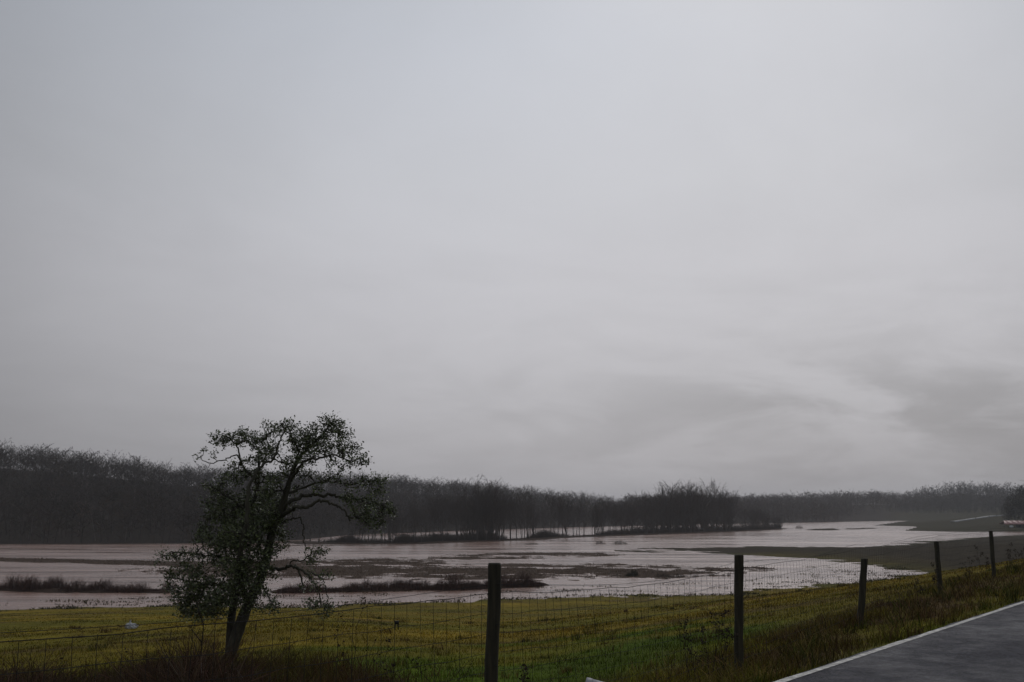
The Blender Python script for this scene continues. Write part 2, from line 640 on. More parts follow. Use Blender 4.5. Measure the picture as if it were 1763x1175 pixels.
def field_col(x, y, df, n, sdn):
    """living colour of the pasture at a place"""
    pxx = px_of(x, y)
    d = np.hypot(x, y)
    k = smooth(.5 + .9 * vnoise(x * .06, y * .12, 41, 4))
    c = lerp(np.broadcast_to(C_YEL, x.shape + (3,)), np.broadcast_to(C_OLV, x.shape + (3,)), k)
    g = smooth(.5 + 1.0 * vnoise(x * .25, y * .4, 43, 3) - (d - 26) / 16) * smooth((pxx - 420) / 260)
    c = lerp(c, np.broadcast_to(C_GRN, c.shape), g * .95)
    k2 = smooth((vnoise(x * .12, y * .3, 47, 4) - .18) / .3)
    c = lerp(c, np.broadcast_to(C_BRN, c.shape), k2 * .55)
    # wheel track, a reddish line running along the slope
    tr = np.exp(-((df - 17 - 1.2 * vnoise(x * .05, y * .05, 51, 2)) / .9) ** 2) * smooth((pxx - 1120) / 150)
    c = lerp(c, np.broadcast_to(np.array([.075, .034, .020]), c.shape), tr * .7)
    # lower right pasture on the spit: olive brown, greener at the rim
    sp_ = smooth((df - np.interp(pxx, [1300, 1560, 1700], [78, 30, 14])) / np.interp(pxx, [1300, 1560, 1700], [45, 40, 22])) * smooth((pxx - 1100) / 120)
    spc = lerp(np.broadcast_to(C_SPIT, c.shape), np.broadcast_to(np.array([.034, .034, .015]), c.shape), smooth(1 - sdn / 14))
    c = lerp(c, spc, sp_)
    c = c * np.exp(.42 * vnoise(x * .30, y * .22, 87, 4) + .30 * vnoise(x * 1.1, y * .9, 89, 3))[:, None]
    vg = smooth((3.2 - df) / 2.4)
    kv = smooth(.5 + 1.3 * vnoise(x * .8, y * .8, 61, 4))
    vc = lerp(np.broadcast_to(C_BRN * 1.05, c.shape), np.broadcast_to(np.array([.125, .108, .014]), c.shape), kv)
    gv = smooth(.35 + 1.3 * vnoise(x * .5, y * .5, 67, 3)) * smooth((5.2 - n) / 1.2)
    vc = lerp(vc, np.broadcast_to(np.array([.075, .100, .010]), c.shape), gv * .8)
    vc = vc * np.exp(.55 * vnoise(x * 1.6, y * 1.6, 63, 3))[:, None]
    c = lerp(c, vc, vg)
    return c


def make_terrain():
    a1 = np.radians(np.concatenate([np.arange(-180, -60, 6), np.arange(-60, -36, 1.2), np.arange(-36, 37, .18), np.arange(37, 62, 1.2), np.arange(62, 180.1, 6)]))
    rr = np.concatenate([[0.0], np.geomspace(2.0, 9, 26), np.geomspace(9.2, 130, 190), np.geomspace(131, 700, 250), np.geomspace(706, 3000, 90)])
    A, R = np.meshgrid(a1, rr, indexing='ij')
    x = (R * np.sin(A)).ravel(); y = (R * np.cos(A)).ravel()
    z, sdn, sdf, df, n, tint, bk = ground_z(x, y)
    c = field_col(x, y, df, n, sdn)
    far = sdf > 0
    pxx = px_of(x, y)
    right = smooth((pxx - 1500) / 60)
    grass_far = lerp(np.broadcast_to(C_LIT, c.shape), np.broadcast_to(np.array([.040, .036, .020]), c.shape), right * smooth((300 - sdf) / 60))
    c = np.where(far[:, None], grass_far, c)
    # muddy rim along the near shore
    rim = np.exp(-np.abs(sdn) / 3.0)
    c = lerp(c, np.broadcast_to(np.array([.045, .042, .020]), c.shape), rim * .7)
    for k, col in ((1, C_STRIP), (2, C_SPIT), (3, C_DARK)):
        c = np.where(((tint == k) & (bk > -1))[:, None], col[None], c)
    na, nr = len(a1), len(rr)
    i, j = np.meshgrid(np.arange(na - 1), np.arange(nr - 1), indexing='ij')
    i = i.ravel(); j = j.ravel()
    f = np.stack([i * nr + j, i * nr + j + 1, (i + 1) * nr + j + 1, (i + 1) * nr + j], -1)
    o = obj("ground", mesh_np("ground", np.stack([x, y, z], -1), f[:, ::-1], M['ground'], c, True))
    tag(o, kind='structure')


make_terrain()

# water sheet
v = np.array([[-3000, 40, ZW], [3000, 40, ZW], [3000, 2900, ZW], [-3000, 2900, ZW]], float)
tag(obj("flood_water", mesh_np("flood_water", v, np.array([[0, 1, 2, 3]]), M['water'])), kind='structure')


# road, in its own frame: object X along the road
def road_sheet(name, n0, n1, z, mat, s0=-60, s1=400, parent=None, step=2.0, wob=0.0):
    s = np.arange(s0, s1 + .1, step)
    w = wob * vnoise(s * 1.7, s * 0 + n0, 5, 3)
    v = np.concatenate([np.stack([s, n0 + 0 * s, 0 * s + z], -1), np.stack([s, n1 + w, 0 * s + z], -1)])
    k = len(s); i = np.arange(k - 1)
    f = np.stack([i, i + 1, k + i + 1, k + i], -1)
    o = obj(name, mesh_np(name, v, f, mat), parent)
    return o


rz = math.atan2(RD[1], RD[0])
road = road_sheet("road", -3.6, 4.10, .012, M['asphalt'], step=.25, wob=.07)
road.rotation_euler = (0, 0, rz)
tag(road, kind='structure')
road_sheet("edge_line", 3.985, 4.068, .017, M['paint'], parent=road, step=.25, wob=.03)
road_sheet("edge_line", -3.35, -3.24, .017, M['paint'], parent=road, step=.25, wob=.03)

# ------------------------------------------------------------------ far drive


def ray_ground(px, py, d0=150, d1=1400):
    ds = np.geomspace(d0, d1, 1500)
    p = at_depth(np.full(ds.shape, float(px)), np.full(ds.shape, float(py)), ds)
    z = ground_z(p[:, 0], p[:, 1], False)[0]
    k = np.nonzero(p[:, 2] < z)[0]
    return p[k[0]] if len(k) else p[-1]


DRV = np.array([ray_ground(1640 + 65 * q, 899.5 - 9.4 * q, 540)[:2] for q in np.linspace(0, 1, 7)])
DRV = np.concatenate([DRV, DRV[-1] + (DRV[-1] - DRV[-3]) * np.array([[1.0], [2.0], [3.0]])])
DRV = catmull(DRV, 9)
tg = np.gradient(DRV[:, :2], axis=0); tg /= np.linalg.norm(tg, axis=1, keepdims=True)
nn = np.stack([-tg[:, 1], tg[:, 0]], -1)
L_ = DRV[:, :2] + nn * 2.0; R_ = DRV[:, :2] - nn * 2.0
zl_ = gz(L_[:, 0], L_[:, 1]) + .75; zr_ = gz(R_[:, 0], R_[:, 1]) + .75
v = np.concatenate([np.c_[L_, zl_], np.c_[R_, zr_], np.c_[L_, zl_ - 1.8], np.c_[R_, zr_ - 1.8]])
k = len(DRV); i = np.arange(k - 1)
M['gravel'] = simple_mat('wet_pale_gravel', (.20, .20, .205), (.29, .29, .295), 1.5, .5)
tag(obj("driveway", mesh_np("driveway", v, np.concatenate([np.stack([k + i, k + i + 1, i + 1, i], -1), np.stack([i, i + 1, 2 * k + i + 1, 2 * k + i], -1),
    np.stack([3 * k + i, 3 * k + i + 1, k + i + 1, k + i], -1)]), M['gravel'])), kind='structure')

# ------------------------------------------------------------------ blades of grass
def blades(x, y, z, h, w, col, lean=.35, tri=False, seed=1):
    g = np.random.default_rng(seed)
    n = len(x)
    az = g.uniform(0, 2 * math.pi, n)
    la = g.uniform(0, 2 * math.pi, n)
    ll = h * lean * g.uniform(.2, 1.3, n)
    p = np.stack([x, y, z - .02], -1)
    wv = np.stack([np.cos(az), np.sin(az), 0 * az], -1) * (w / 2)[:, None]
    tip = p + np.stack([np.cos(la) * ll, np.sin(la) * ll, h], -1)
    if tri:
        v = np.stack([p - wv, p + wv, tip], 1).reshape(-1, 3)
        b = np.arange(n)[:, None] * 3
        return v, b + np.array([[0, 1, 2]]), np.repeat(col, 3, 0)
    mid = p + np.stack([np.cos(la) * ll * .3, np.sin(la) * ll * .3, h * .6], -1)
    v = np.stack([p - wv, p + wv, mid - wv * .7, mid + wv * .7, tip], 1).reshape(-1, 3)
    b = np.arange(n)[:, None] * 5
    f = np.concatenate([b + np.array([[0, 1, 3]]), b + np.array([[0, 3, 2]]), b + np.array([[2, 3, 4]])])
    return v, f, np.repeat(col, 5, 0)


def polar_pts(n, px0, px1, d0, d1, g, power=1.0):
    """random spots in a wedge in front of the viewer; power 1 = even per log distance"""
    px = g.uniform(px0, px1, n)
    d = np.exp(g.uniform(math.log(d0), math.log(d1), n)) if power == 1 else d0 + (d1 - d0) * g.uniform(0, 1, n) ** power
    u = (px - W / 2) / FPX * cp
    return u * d, d


def grass_object(name, n, px0, px1, d0, d1, hfun, wfun, sel, label, seed, tri=False, lean=.35, jit=.35, mat='grass', colf=None, zmin=-99.0):
    g = np.random.default_rng(seed)
    x, y = polar_pts(n, px0, px1, d0, d1, g)
    z, sdn, sdf, df, nn, tint, bk = ground_z(x, y)
    m = sel(x, y, z, sdn, df, nn, g, tint, bk)
    x, y, z, sdn, df, nn = x[m], y[m], z[m], sdn[m], df[m], nn[m]
    z = np.maximum(z, zmin)
    k = len(x)
    c = field_col(x, y, df, nn, sdn) if colf is None else colf(x, y, g)
    c = c * np.exp(jit * g.standard_normal((k, 1))) * np.exp(.08 * g.standard_normal((k, 3)))
    h = hfun(x, y, g, k); w = wfun(np.hypot(x, y), g, k)
    v, f, cc = blades(x, y, z, h, w, c, lean, tri, seed + 1)
    o = obj(name, mesh_np(name, v, f, M[mat], cc))
    tag(o, label, 'grass', kind='stuff')
    return o


patchy = lambda x, y, s, sc_: vnoise(x * sc_, y * sc_, s, 3)
grass_object("pasture_grass", 95000, -120, 1900, 9.5, 40,
             lambda x, y, g, k: np.maximum(.03, (.09 + .05 * patchy(x, y, 71, .5)) * g.uniform(.5, 1.5, k)),
             lambda d, g, k: .004 + .00055 * d, lambda x, y, z, sdn, df, n, g, t, b: (df > .3) & (sdn > 1),
             "short yellowing pasture grass beyond the wire fence", 101, tri=True, lean=.7)
grass_object("pasture_grass", 90000, -120, 1900, 38, 150,
             lambda x, y, g, k: np.maximum(.04, (.075 + .07 * patchy(x, y, 73, .25)) * g.uniform(.4, 1.6, k)),
             lambda d, g, k: .010 + .0008 * d, lambda x, y, z, sdn, df, n, g, t, b: (df > .3) & (sdn > .5),
             "distant yellow-green pasture sloping down to the flood", 103, tri=True, lean=.9)
grass_object("verge_grass", 90000, 700, 1850, 8.0, 48,
             lambda x, y, g, k: np.maximum(.04, (.11 + .15 * patchy(x, y, 75, .9)) * g.uniform(.4, 1.5, k)) * smooth((sn(x, y)[1] - 3.95) / .9 + .1),
             lambda d, g, k: .004 + .0004 * d, lambda x, y, z, sdn, df, n, g, t, b: (n > 4.06 + .11 * patchy(x, y, 111, 1.8)) & (df < 1.6),
             "rough brown and green verge grass between road edge and fence", 105, lean=1.0)
grass_object("flooded_grass", 110000, -60, 1620, 95, 215,
             lambda x, y, g, k: g.uniform(.10, .34, k), lambda d, g, k: .08 + .0008 * d,
             lambda x, y, z, sdn, df, n, g, t, b: (sdn < 3) & (sdn > -17) & (patchy(x, y * 1.5, 81, .22) * 1.2 + .10 * g.standard_normal(len(x)) > .20 - sdn * .014 * (sdn < 0) - .25 * (sdn > -1.5)),
             "tufts of drowned grass poking out along the near water edge", 107, tri=True, zmin=ZW - .06, lean=1.2,
             colf=lambda x, y, g: np.where((g.uniform(size=len(x)) < .5)[:, None], np.array([[.030, .030, .016]]), np.array([[.055, .052, .020]])))
grass_object("drowned_reeds", 60000, -100, 1330, 175, 300,
             lambda x, y, g, k: g.uniform(.1, .40, k), lambda d, g, k: .07 + .0002 * d,
             lambda x, y, z, sdn, df, n, g, t, b: (t == 1) & (b > -.02) & (sdn < -5),
             "bands of brown dead reeds standing in the flood water", 109, zmin=ZW - .06, tri=True, mat='dead', jit=.3,
             colf=lambda x, y, g: np.broadcast_to(np.array([[.078, .053, .038]]), (len(x), 3)) * 1.0)

# tussocks: clumps of longer blades in the pasture and on the verge
def tussocks(name, n, px0, px1, d0, d1, sel, label, seed, hh):
    g = np.random.default_rng(seed)
    x, y = polar_pts(n, px0, px1, d0, d1, g)
    z, sdn, sdf, df, nn, tint, bk = ground_z(x, y)
    m = sel(df, nn, sdn)
    x, y = x[m], y[m]
    per = 34
    size = g.uniform(.5, 1.3, len(x)) * (1 + y / 60)
    X_ = np.repeat(x, per) + g.normal(0, .085, len(x) * per) * np.repeat(size, per)
    Y_ = np.repeat(y, per) + g.normal(0, .085, len(x) * per) * np.repeat(size, per)
    Z_ = ground_z(X_, Y_)[0]
    h = hh * np.repeat(size, per) * g.uniform(.4, 1.2, len(X_))
    pal = np.array([[.050, .058, .010], [.105, .080, .020], [.140, .100, .035], [.036, .040, .010], [.075, .045, .020]])
    c = np.repeat(pal[g.integers(0, 5, len(x))], per, 0) * np.exp(.3 * g.standard_normal((len(X_), 1)))
    v, f, cc = blades(X_, Y_, Z_, h, .005 + .0005 * Y_, c, 1.0, False, seed + 1)
    tag(obj(name, mesh_np(name, v, f, M['grass'], cc)), label, 'grass', kind='stuff')


tussocks("grass_tussocks", 260, 100, 1800, 11, 75, lambda df, n, sdn: (df > .5) & (sdn > 6), "scattered rough tussocks over the yellow pasture", 401, .12)
tussocks("verge_tussocks", 330, 780, 1800, 9, 42, lambda df, n, sdn: (n > 4.35) & (df < .6), "scattered rough tussocks on the road verge", 403, .24)

# dark weedy thicket along the fence foot, lower left
def thicket(name, n, px0, px1, d0, d1, hmax, seed, label, cols, sel):
    g = np.random.default_rng(seed)
    x, y = polar_pts(n, px0, px1, d0, d1, g)
    z, sdn, sdf, df, nn, tint, bk = ground_z(x, y)
    m = sel(x, y, df, nn, g)
    x, y, z = x[m], y[m], z[m]
    k = len(x)
    hh = hmax(x, y) * g.uniform(.45, 1.15, k)
    p0 = np.stack([x, y, z - .03], -1)
    a = g.uniform(0, 2 * math.pi, k); l = hh * g.uniform(.05, .6, k)
    p1 = p0 + np.stack([np.cos(a) * l * .5, np.sin(a) * l * .5, hh * .65], -1)
    a2 = a + g.normal(0, .6, k)
    p2 = p1 + np.stack([np.cos(a2) * l * .8, np.sin(a2) * l * .8, hh * g.uniform(-.1, .45, k)], -1)
    r = g.uniform(.0025, .006, k)
    v1, f1 = frusta(p0, p1, r, r * .8, 3)
    v2, f2 = frusta(p1, p2, r * .8, r * .3, 3)
    # twiglets
    q = p0 + (p1 - p0) * g.uniform(.3, 1, (k, 1))
    e = q + np.stack([g.normal(0, .1, k), g.normal(0, .1, k), g.uniform(0, .2, k)], -1) * (hh[:, None] * 1.2)
    v3, f3 = frusta(q, e, r * .6, r * .2, 3)
    v, f = join([(v1, f1), (v2, f2), (v3, f3)])
    cc = np.array(cols)[g.integers(0, len(cols), k)] * np.exp(.25 * g.standard_normal((k, 1)))
    c = np.concatenate([np.repeat(cc, 6, 0)] * 3)
    o = obj(name, mesh_np(name, v, f, M['dead'], c))
    return tag(o, label, 'undergrowth', kind='stuff')


thicket("bramble_thicket", 17000, -120, 780, 9.0, 19.5,
        lambda x, y: .42 + .42 * np.clip(patchy(x, y, 91, .45) + .3, 0, 1.2) + .38 * np.exp(-((px_of(x, y) - 350) / 90) ** 2) + .30 * smooth((190 - px_of(x, y)) / 160), 201,
        "dark tangle of leafless brambles and dead weeds below the fence",
        [(.052, .024, .016), (.034, .019, .012), (.075, .040, .022), (.050, .036, .016)],
        lambda x, y, df, n, g: (df > .35) & (df < np.interp(px_of(x, y), [-120, 150, 330, 520, 640, 740], [10.5, 10.0, 11.0, 9.0, 5.0, .5]) + (2.2 * patchy(x, y, 93, .5) + .8 * g.standard_normal(len(x)))))
thicket("verge_weeds", 5200, 760, 1800, 9.0, 44,
        lambda x, y: .16 + .42 * np.clip(patchy(x, y, 95, .55) + .15, 0, 1.0), 203,
        "dead brown weed stalks crowding the foot of the posts by the road",
        [(.060, .030, .020), (.044, .030, .016), (.080, .050, .024), (.070, .038, .030)],
        lambda x, y, df, n, g: (np.abs(n - fence_n(sn(x, y)[0])) < .95 + .3 * g.standard_normal(len(x))) & (n > 4.6))
grass_object("rank_grass", 52000, -120, 780, 9, 21,
             lambda x, y, g, k: g.uniform(.12, .6, k), lambda d, g, k: .006 + .0004 * d,
             lambda x, y, z, sdn, df, n, g, t, b: (df > .3) & (df < np.interp(px_of(x, y), [-120, 400, 620, 740], [12, 11, 6.5, 1]) + 2.5 * patchy(x, y, 97, .5) + 1.2 * g.standard_normal(len(x))),
             "tall dull grass growing through the dark brambles at lower left", 205, lean=.6,
             colf=lambda x, y, g: lerp(np.broadcast_to(np.array([.068, .036, .016]), (len(x), 3)), np.broadcast_to(np.array([.066, .055, .014]), (len(x), 3)),
                                       smooth(.5 + 1.2 * vnoise(x * .5, y * .5, 99, 3))))

# ------------------------------------------------------------------ wire fence
fs = np.interp
FTOPZ = {}


def fence_pt(s, hgt):
    """point on the fence sheet; hgt measured down from the top wire"""
    n = fence_n(s)
    x, y = xy(s, n)
    return x, y


GROUND_F = -.45
post_s = FS.copy()


def top_z(s):
    k = np.clip(np.searchsorted(post_s, s) - 1, 0, len(post_s) - 2)
    tt = (s - post_s[k]) / (post_s[k + 1] - post_s[k])
    sag = np.array([.02, .02, .03, .09, .05, .03, .03, .03, .02, .02, .02])[np.minimum(k, 10)]
    basez = np.interp(s, post_s, np.array([.86, .86, .93, .90, .88, .92, .98, .98, .95, .92, .9]))
    return basez - sag * 4 * tt * (1 - tt)


drops = [0.0, .17, .34, .50, .65, .79, .92, 1.04, 1.15]
fence = empty("wire_fence", (float(FX[3]), float(FY[3]), GROUND_F))
tag(fence, "woven wire stock fence sagging between the dark wooden posts", "wire fence")
S0, S1 = float(FS[1]) + .2, float(FS[-2])
ss = np.arange(S0, S1, .30)
off = np.array(fence.location)


def lean_off(s):
    return .05 * np.sin(s * .9) + .03 * np.sin(s * 2.3 + 1)


for i, dz in enumerate(drops):
    x, y = fence_pt(ss, 0)
    g = np.random.default_rng(300 + i)
    z = top_z(ss) - dz + .006 * g.standard_normal(len(ss))
    lo = lean_off(ss) * (1 - dz / 1.2)
    p = np.stack([x + RN[0] * lo, y + RN[1] * lo, z], -1) - off
    r = np.full(len(p), .0029 if i in (0, len(drops) - 1) else .0021)
    v, f = sweep(p, r, 4, False)
    obj("line_wire", mesh_np("line_wire", v, f, M['wire']), fence)
# loose top strand with barbs
x, y = fence_pt(ss, 0)
z = top_z(ss) + .05 + .02 * np.sin(ss * 1.1)
p = np.stack([x, y, z], -1) - off
parts = [sweep(p, np.full(len(p), .0019), 4, False)]
bb = p[::1]
d_ = np.random.default_rng(8).normal(0, .016, bb.shape)
parts.append(frusta(bb - d_, bb + d_, np.full(len(bb), .0018), np.full(len(bb), .001), 3))
v, f = join(parts)
obj("barbed_strand", mesh_np("barbed_strand", v, f, M['wire']), fence)
# upright stay wires, each its own piece
st = np.arange(S0 + .1, S1, .152)
st = st[(st > -1.5) | (st < 99)]
gg = np.random.default_rng(44)
cnt = 0
for s in st:
    x, y = fence_pt(np.array([s]), 0)
    pxs = px_of(x, y)[0]
    if y[0] < 1.5 or pxs < -250 or pxs > 1850 or cnt > 285:
        continue
    kk = np.linspace(0, 1, 5)
    tilt = .05 * math.sin(s * .8 + 2.0) + .035 + gg.normal(0, .006)
    sq = s + tilt * kk + .004 * gg.standard_normal(5)
    xs, ys = fence_pt(sq, 0)
    lo = lean_off(sq) * (1 - kk)
    pz = top_z(np.full(5, s)) - 1.15 * kk
    p = np.stack([xs + RN[0] * lo, ys + RN[1] * lo, pz], -1) - off
    v, f = sweep(p, np.full(5, .0019), 3, False)
    obj("stay_wire", mesh_np("stay_wire", v, f, M['wire']), fence)
    cnt += 1

POST_LABEL = ["thick dark wooden fence post nearest the viewer, left of the others",
              "upright dark fence post standing by the brown weeds, second from the left",
              "dark fence post tilting to the right at its top, middle of the five",
              "slim fence post tilting left against the olive pasture, second from the right",
              "farthest and smallest fence post, at the right by the road bend"]
for i, (tx, ty, bx, by, d) in enumerate(POSTS):
    top = at_depth(tx, ty, d); bot = at_depth(bx, by, d)
    dirv = (top - bot) / np.linalg.norm(top - bot)
    bot = bot - dirv * .35
    o = tag(empty("fence_post", bot), POST_LABEL[i], "fence post", "dark wooden posts of the wire fence")
    n_ = 9
    tt = np.linspace(0, 1, n_)
    p = (top - bot)[None] * tt[:, None]
    p[:, 0] += .004 * np.random.default_rng(i).standard_normal(n_)
    r = np.full(n_, .058) * (1 + .02 * np.random.default_rng(i + 9).standard_normal(n_))
    # rounded-square section
    k = 12
    th = np.arange(k) * 2 * math.pi / k + .35 + i
    sq = 1 / np.maximum(np.abs(np.cos(th)), np.abs(np.sin(th))) ** .45
    v = np.concatenate([p[j] + np.stack([np.cos(th) * sq, np.sin(th) * sq, 0 * th], -1) * r[j] for j in range(n_)]
                       + [p[-1] + np.stack([np.cos(th) * sq * .86, np.sin(th) * sq * .86, 0 * th + .012], -1) * [r[-1], r[-1], 1]])
    q = np.arange(k); q2 = (q + 1) % k
    f = np.concatenate([np.stack([s_ * k + q, s_ * k + q2, (s_ + 1) * k + q2, (s_ + 1) * k + q], -1) for s_ in range(n_)])
    v = np.concatenate([v, (p[-1] + [0, 0, .014])[None]])
    cap_ = np.stack([n_ * k + q, n_ * k + q2, np.full(k, len(v) - 1), np.full(k, len(v) - 1)], -1)
    me = bpy.data.meshes.new("shaft")
    me.from_pydata(v.tolist(), [], f.tolist() + [list(a[:3]) for a in cap_.tolist()])
    me.materials.append(M['post'])
    shaft = obj("shaft", me, o)
    # staples that hold the wires
    for j in range(3):
        zz_ = (top - bot)[2] - .16 - .34 * j
        pp = p[-1] * (zz_ / (top - bot)[2])
        vv, ff = box(pp[0] + .04, pp[1] - .066, pp[2], .022, .012, .006)
        obj("staple", mesh_np("staple", vv, ff, M['wire']), shaft)

# little dark clip hanging on the fence
s_clip = None
tx_, ty_ = 683, 1071
for s in np.arange(float(FS[2]), float(FS[4]), .01):
    x, y = xy(s, fence_n(s))
    if y > 1 and px_of(np.array([x]), np.array([y]))[0] >= tx_:
        s_clip = s; break
pc = at_depth(tx_, ty_, xy(s_clip, fence_n(s_clip))[1])
M['clip'] = simple_mat('black_plastic', (.006, .006, .007), (.012, .012, .013), 30, .5)
clip = tag(empty("fence_clip", pc), "small black forked clip hanging on the wire left of the thick post", "clip")
v, f = box(0, 0, -.005, .034, .012, .026); obj("clip_body", mesh_np("clip_body", v, f, M['clip']), clip)
for sx in (-1, 1):
    v, f = frusta([[sx * .011, 0, -.016]], [[sx * .013, 0, -.062]], [.006], [.003], 5)
    obj("prong", mesh_np("prong", v, f, M['clip']), clip)

# ------------------------------------------------------------------ the evergreen tree behind the fence
TD = 20.0
PXM = TD / FPX
TB = at_depth(395, 1134, TD)
TB[2] = gz(TB[0], TB[1])[0]
tree = tag(empty("evergreen_tree", TB), "gnarled leaning evergreen tree with small dark leaves behind the fence", "tree")


def tp(px, py, dz=0.0):
    return at_depth(px, py, TD) + np.array([0, dz, 0]) - TB


LIMBS = [  # name, [(px,py,depth)], r0 px, r1 px
    ("trunk", [(390, 1150, 0), (396, 1127, 0), (413, 1075, .05), (426, 1040, .1), (443, 1003, .1), (455, 970, .1), (463, 937, .05), (472, 904, 0), (484, 880, 0), (494, 851, -.1), (502, 828, -.15), (510, 805, -.2)], 21, 7.5),
    ("stem", [(392, 1148, .2), (389, 1120, .25), (391, 1061, .35), (397, 1020, .4), (404, 970, .35), (410, 921, .3), (422, 888, .3), (435, 847, .3), (438, 812, .35), (436, 785, .4)], 15, 3.5),
    ("limb", [(430, 1035, 0), (424, 1000, -.4), (428, 960, -.7), (440, 920, -.9), (446, 880, -.9), (447, 841, -.8), (461, 809, -.7), (483, 792, -.6), (493, 765, -.6), (503, 742, -.6)], 10, 2.2),
    ("limb", [(510, 805, -.2), (520, 785, -.1), (534, 768, 0), (550, 752, .1), (568, 728, .1)], 7, 2),
    ("limb", [(504, 828, -.15), (514, 816, -.3), (536, 795, -.5), (557, 792, -.6), (582, 788, -.7), (616, 797, -.7)], 6, 1.8),
    ("limb", [(484, 890, 0), (505, 880, -.3), (519, 874, -.5), (540, 873, -.6), (557, 865, -.6), (572, 865, -.6), (591, 872, -.6), (604, 881, -.6), (611, 897, -.6)], 7, 2.2),
    ("limb", [(487, 882, 0), (499, 866, -.1), (519, 855, 0), (536, 851, .2), (551, 854, .3), (565, 851, .4), (580, 857, .4), (599, 858, .4), (625, 863, .3), (655, 870, .2), (678, 884, .1)], 7, 2),
    ("limb", [(436, 836, .3), (424, 815, .3), (412, 800, .2), (407, 773, .1), (397, 758, .1)], 4.5, 1.6),
    ("limb", [(411, 795, .2), (403, 783, .2), (390, 787, .2), (378, 792, .2), (365, 796, .2), (352, 796, .2), (337, 787, .2)], 2.6, 1.0),
    ("limb", [(455, 975, .1), (468, 980, 0), (488, 979, -.2), (502, 974, -.3), (515, 974, -.4), (525, 985, -.5), (532, 1007, -.5)], 7, 2),
    ("limb", [(515, 974, -.4), (530, 978, -.6), (549, 993, -.7), (561, 1012, -.8), (566, 1030, -.8)], 4, 1.5),
    ("limb", [(549, 984, -.6), (562, 990, -.7), (571, 998, -.8), (576, 1019, -.8), (579, 1036, -.8)], 2.5, 1.0),
    ("limb", [(502, 975, -.3), (509, 965, -.3), (529, 962, -.4), (541, 955, -.4)], 2.8, 1.2),
    ("limb", [(470, 912, 0), (488, 897, .2), (501, 893, .3), (512, 893, .3), (517, 908, .3), (517, 926, .3), (522, 943, .3), (532, 950, .3)], 3.5, 1.0),
    ("limb", [(404, 972, .35), (385, 962, .3), (360, 958, .2), (330, 955, .1), (300, 952, 0), (280, 957, 0)], 5, 1.2),
    ("limb", [(396, 1022, .4), (375, 1010, .1), (345, 1003, -.1), (315, 998, -.2), (292, 992, -.3)], 5, 1.3),
    ("limb", [(391, 1050, .35), (370, 1038, .5), (340, 1034, .6), (315, 1040, .6), (300, 1055, .6)], 5, 1.3),
    ("limb", [(410, 921, .3), (392, 903, .5), (372, 893, .6), (352, 890, .6), (340, 900, .6)], 4.5, 1.2),
    ("limb", [(422, 888, .3), (405, 865, .1), (385, 850, -.1), (368, 838, -.2)], 4.5, 1.2),
    ("limb", [(443, 1003, .1), (458, 1010, -.2), (468, 1025, -.3), (478, 1040, -.3)], 3.5, 1.2),
    ("limb", [(494, 851, -.1), (520, 838, .3), (555, 828, .6), (590, 832, .8), (625, 826, .9), (650, 825, .9)], 4.5, 1.2),
    ("limb", [(472, 904, 0), (455, 880, .6), (440, 862, 1.0), (425, 850, 1.2)], 5, 1.5),
    ("limb", [(463, 937, 0), (450, 925, -.6), (432, 915, -1.0), (415, 915, -1.2)], 5, 1.5),
    ("limb", [(437, 802, .35), (448, 785, .4), (452, 765, .4), (446, 735, .4)], 2.6, 1.0),
]
nodes, path, par, limb_of = [], [], [], []
for li, (nm, pts, r0, r1) in enumerate(LIMBS):
    P = np.array([tp(a, b_, c_) for a, b_, c_ in pts])
    C = catmull(P, 5)
    g = np.random.default_rng(500 + li)
    if li > 1:
        C[1:-1] += g.normal(0, .012, C[1:-1].shape)
    R = np.interp(np.linspace(0, 1, len(C)), [0, 1], [r0 * PXM * (.52 if li < 3 else .52), r1 * PXM * (.5 if li < 3 else .62)])
    if li < 2:   # root flare
        R[:6] *= np.linspace(1.45, 1.0, 6)
    v, f = sweep(C, R, 9 if li < 3 else 7, True, .06, 600 + li)
    obj(nm, mesh_np(nm, v, f, M['bark'], smooth=True), tree)
    base_path = li * 0
    for q in range(len(C)):
        if li < 2 and q < len(C) * .3:
            continue
        nodes.append(C[q]); path.append(.12 * q); par.append(-1)

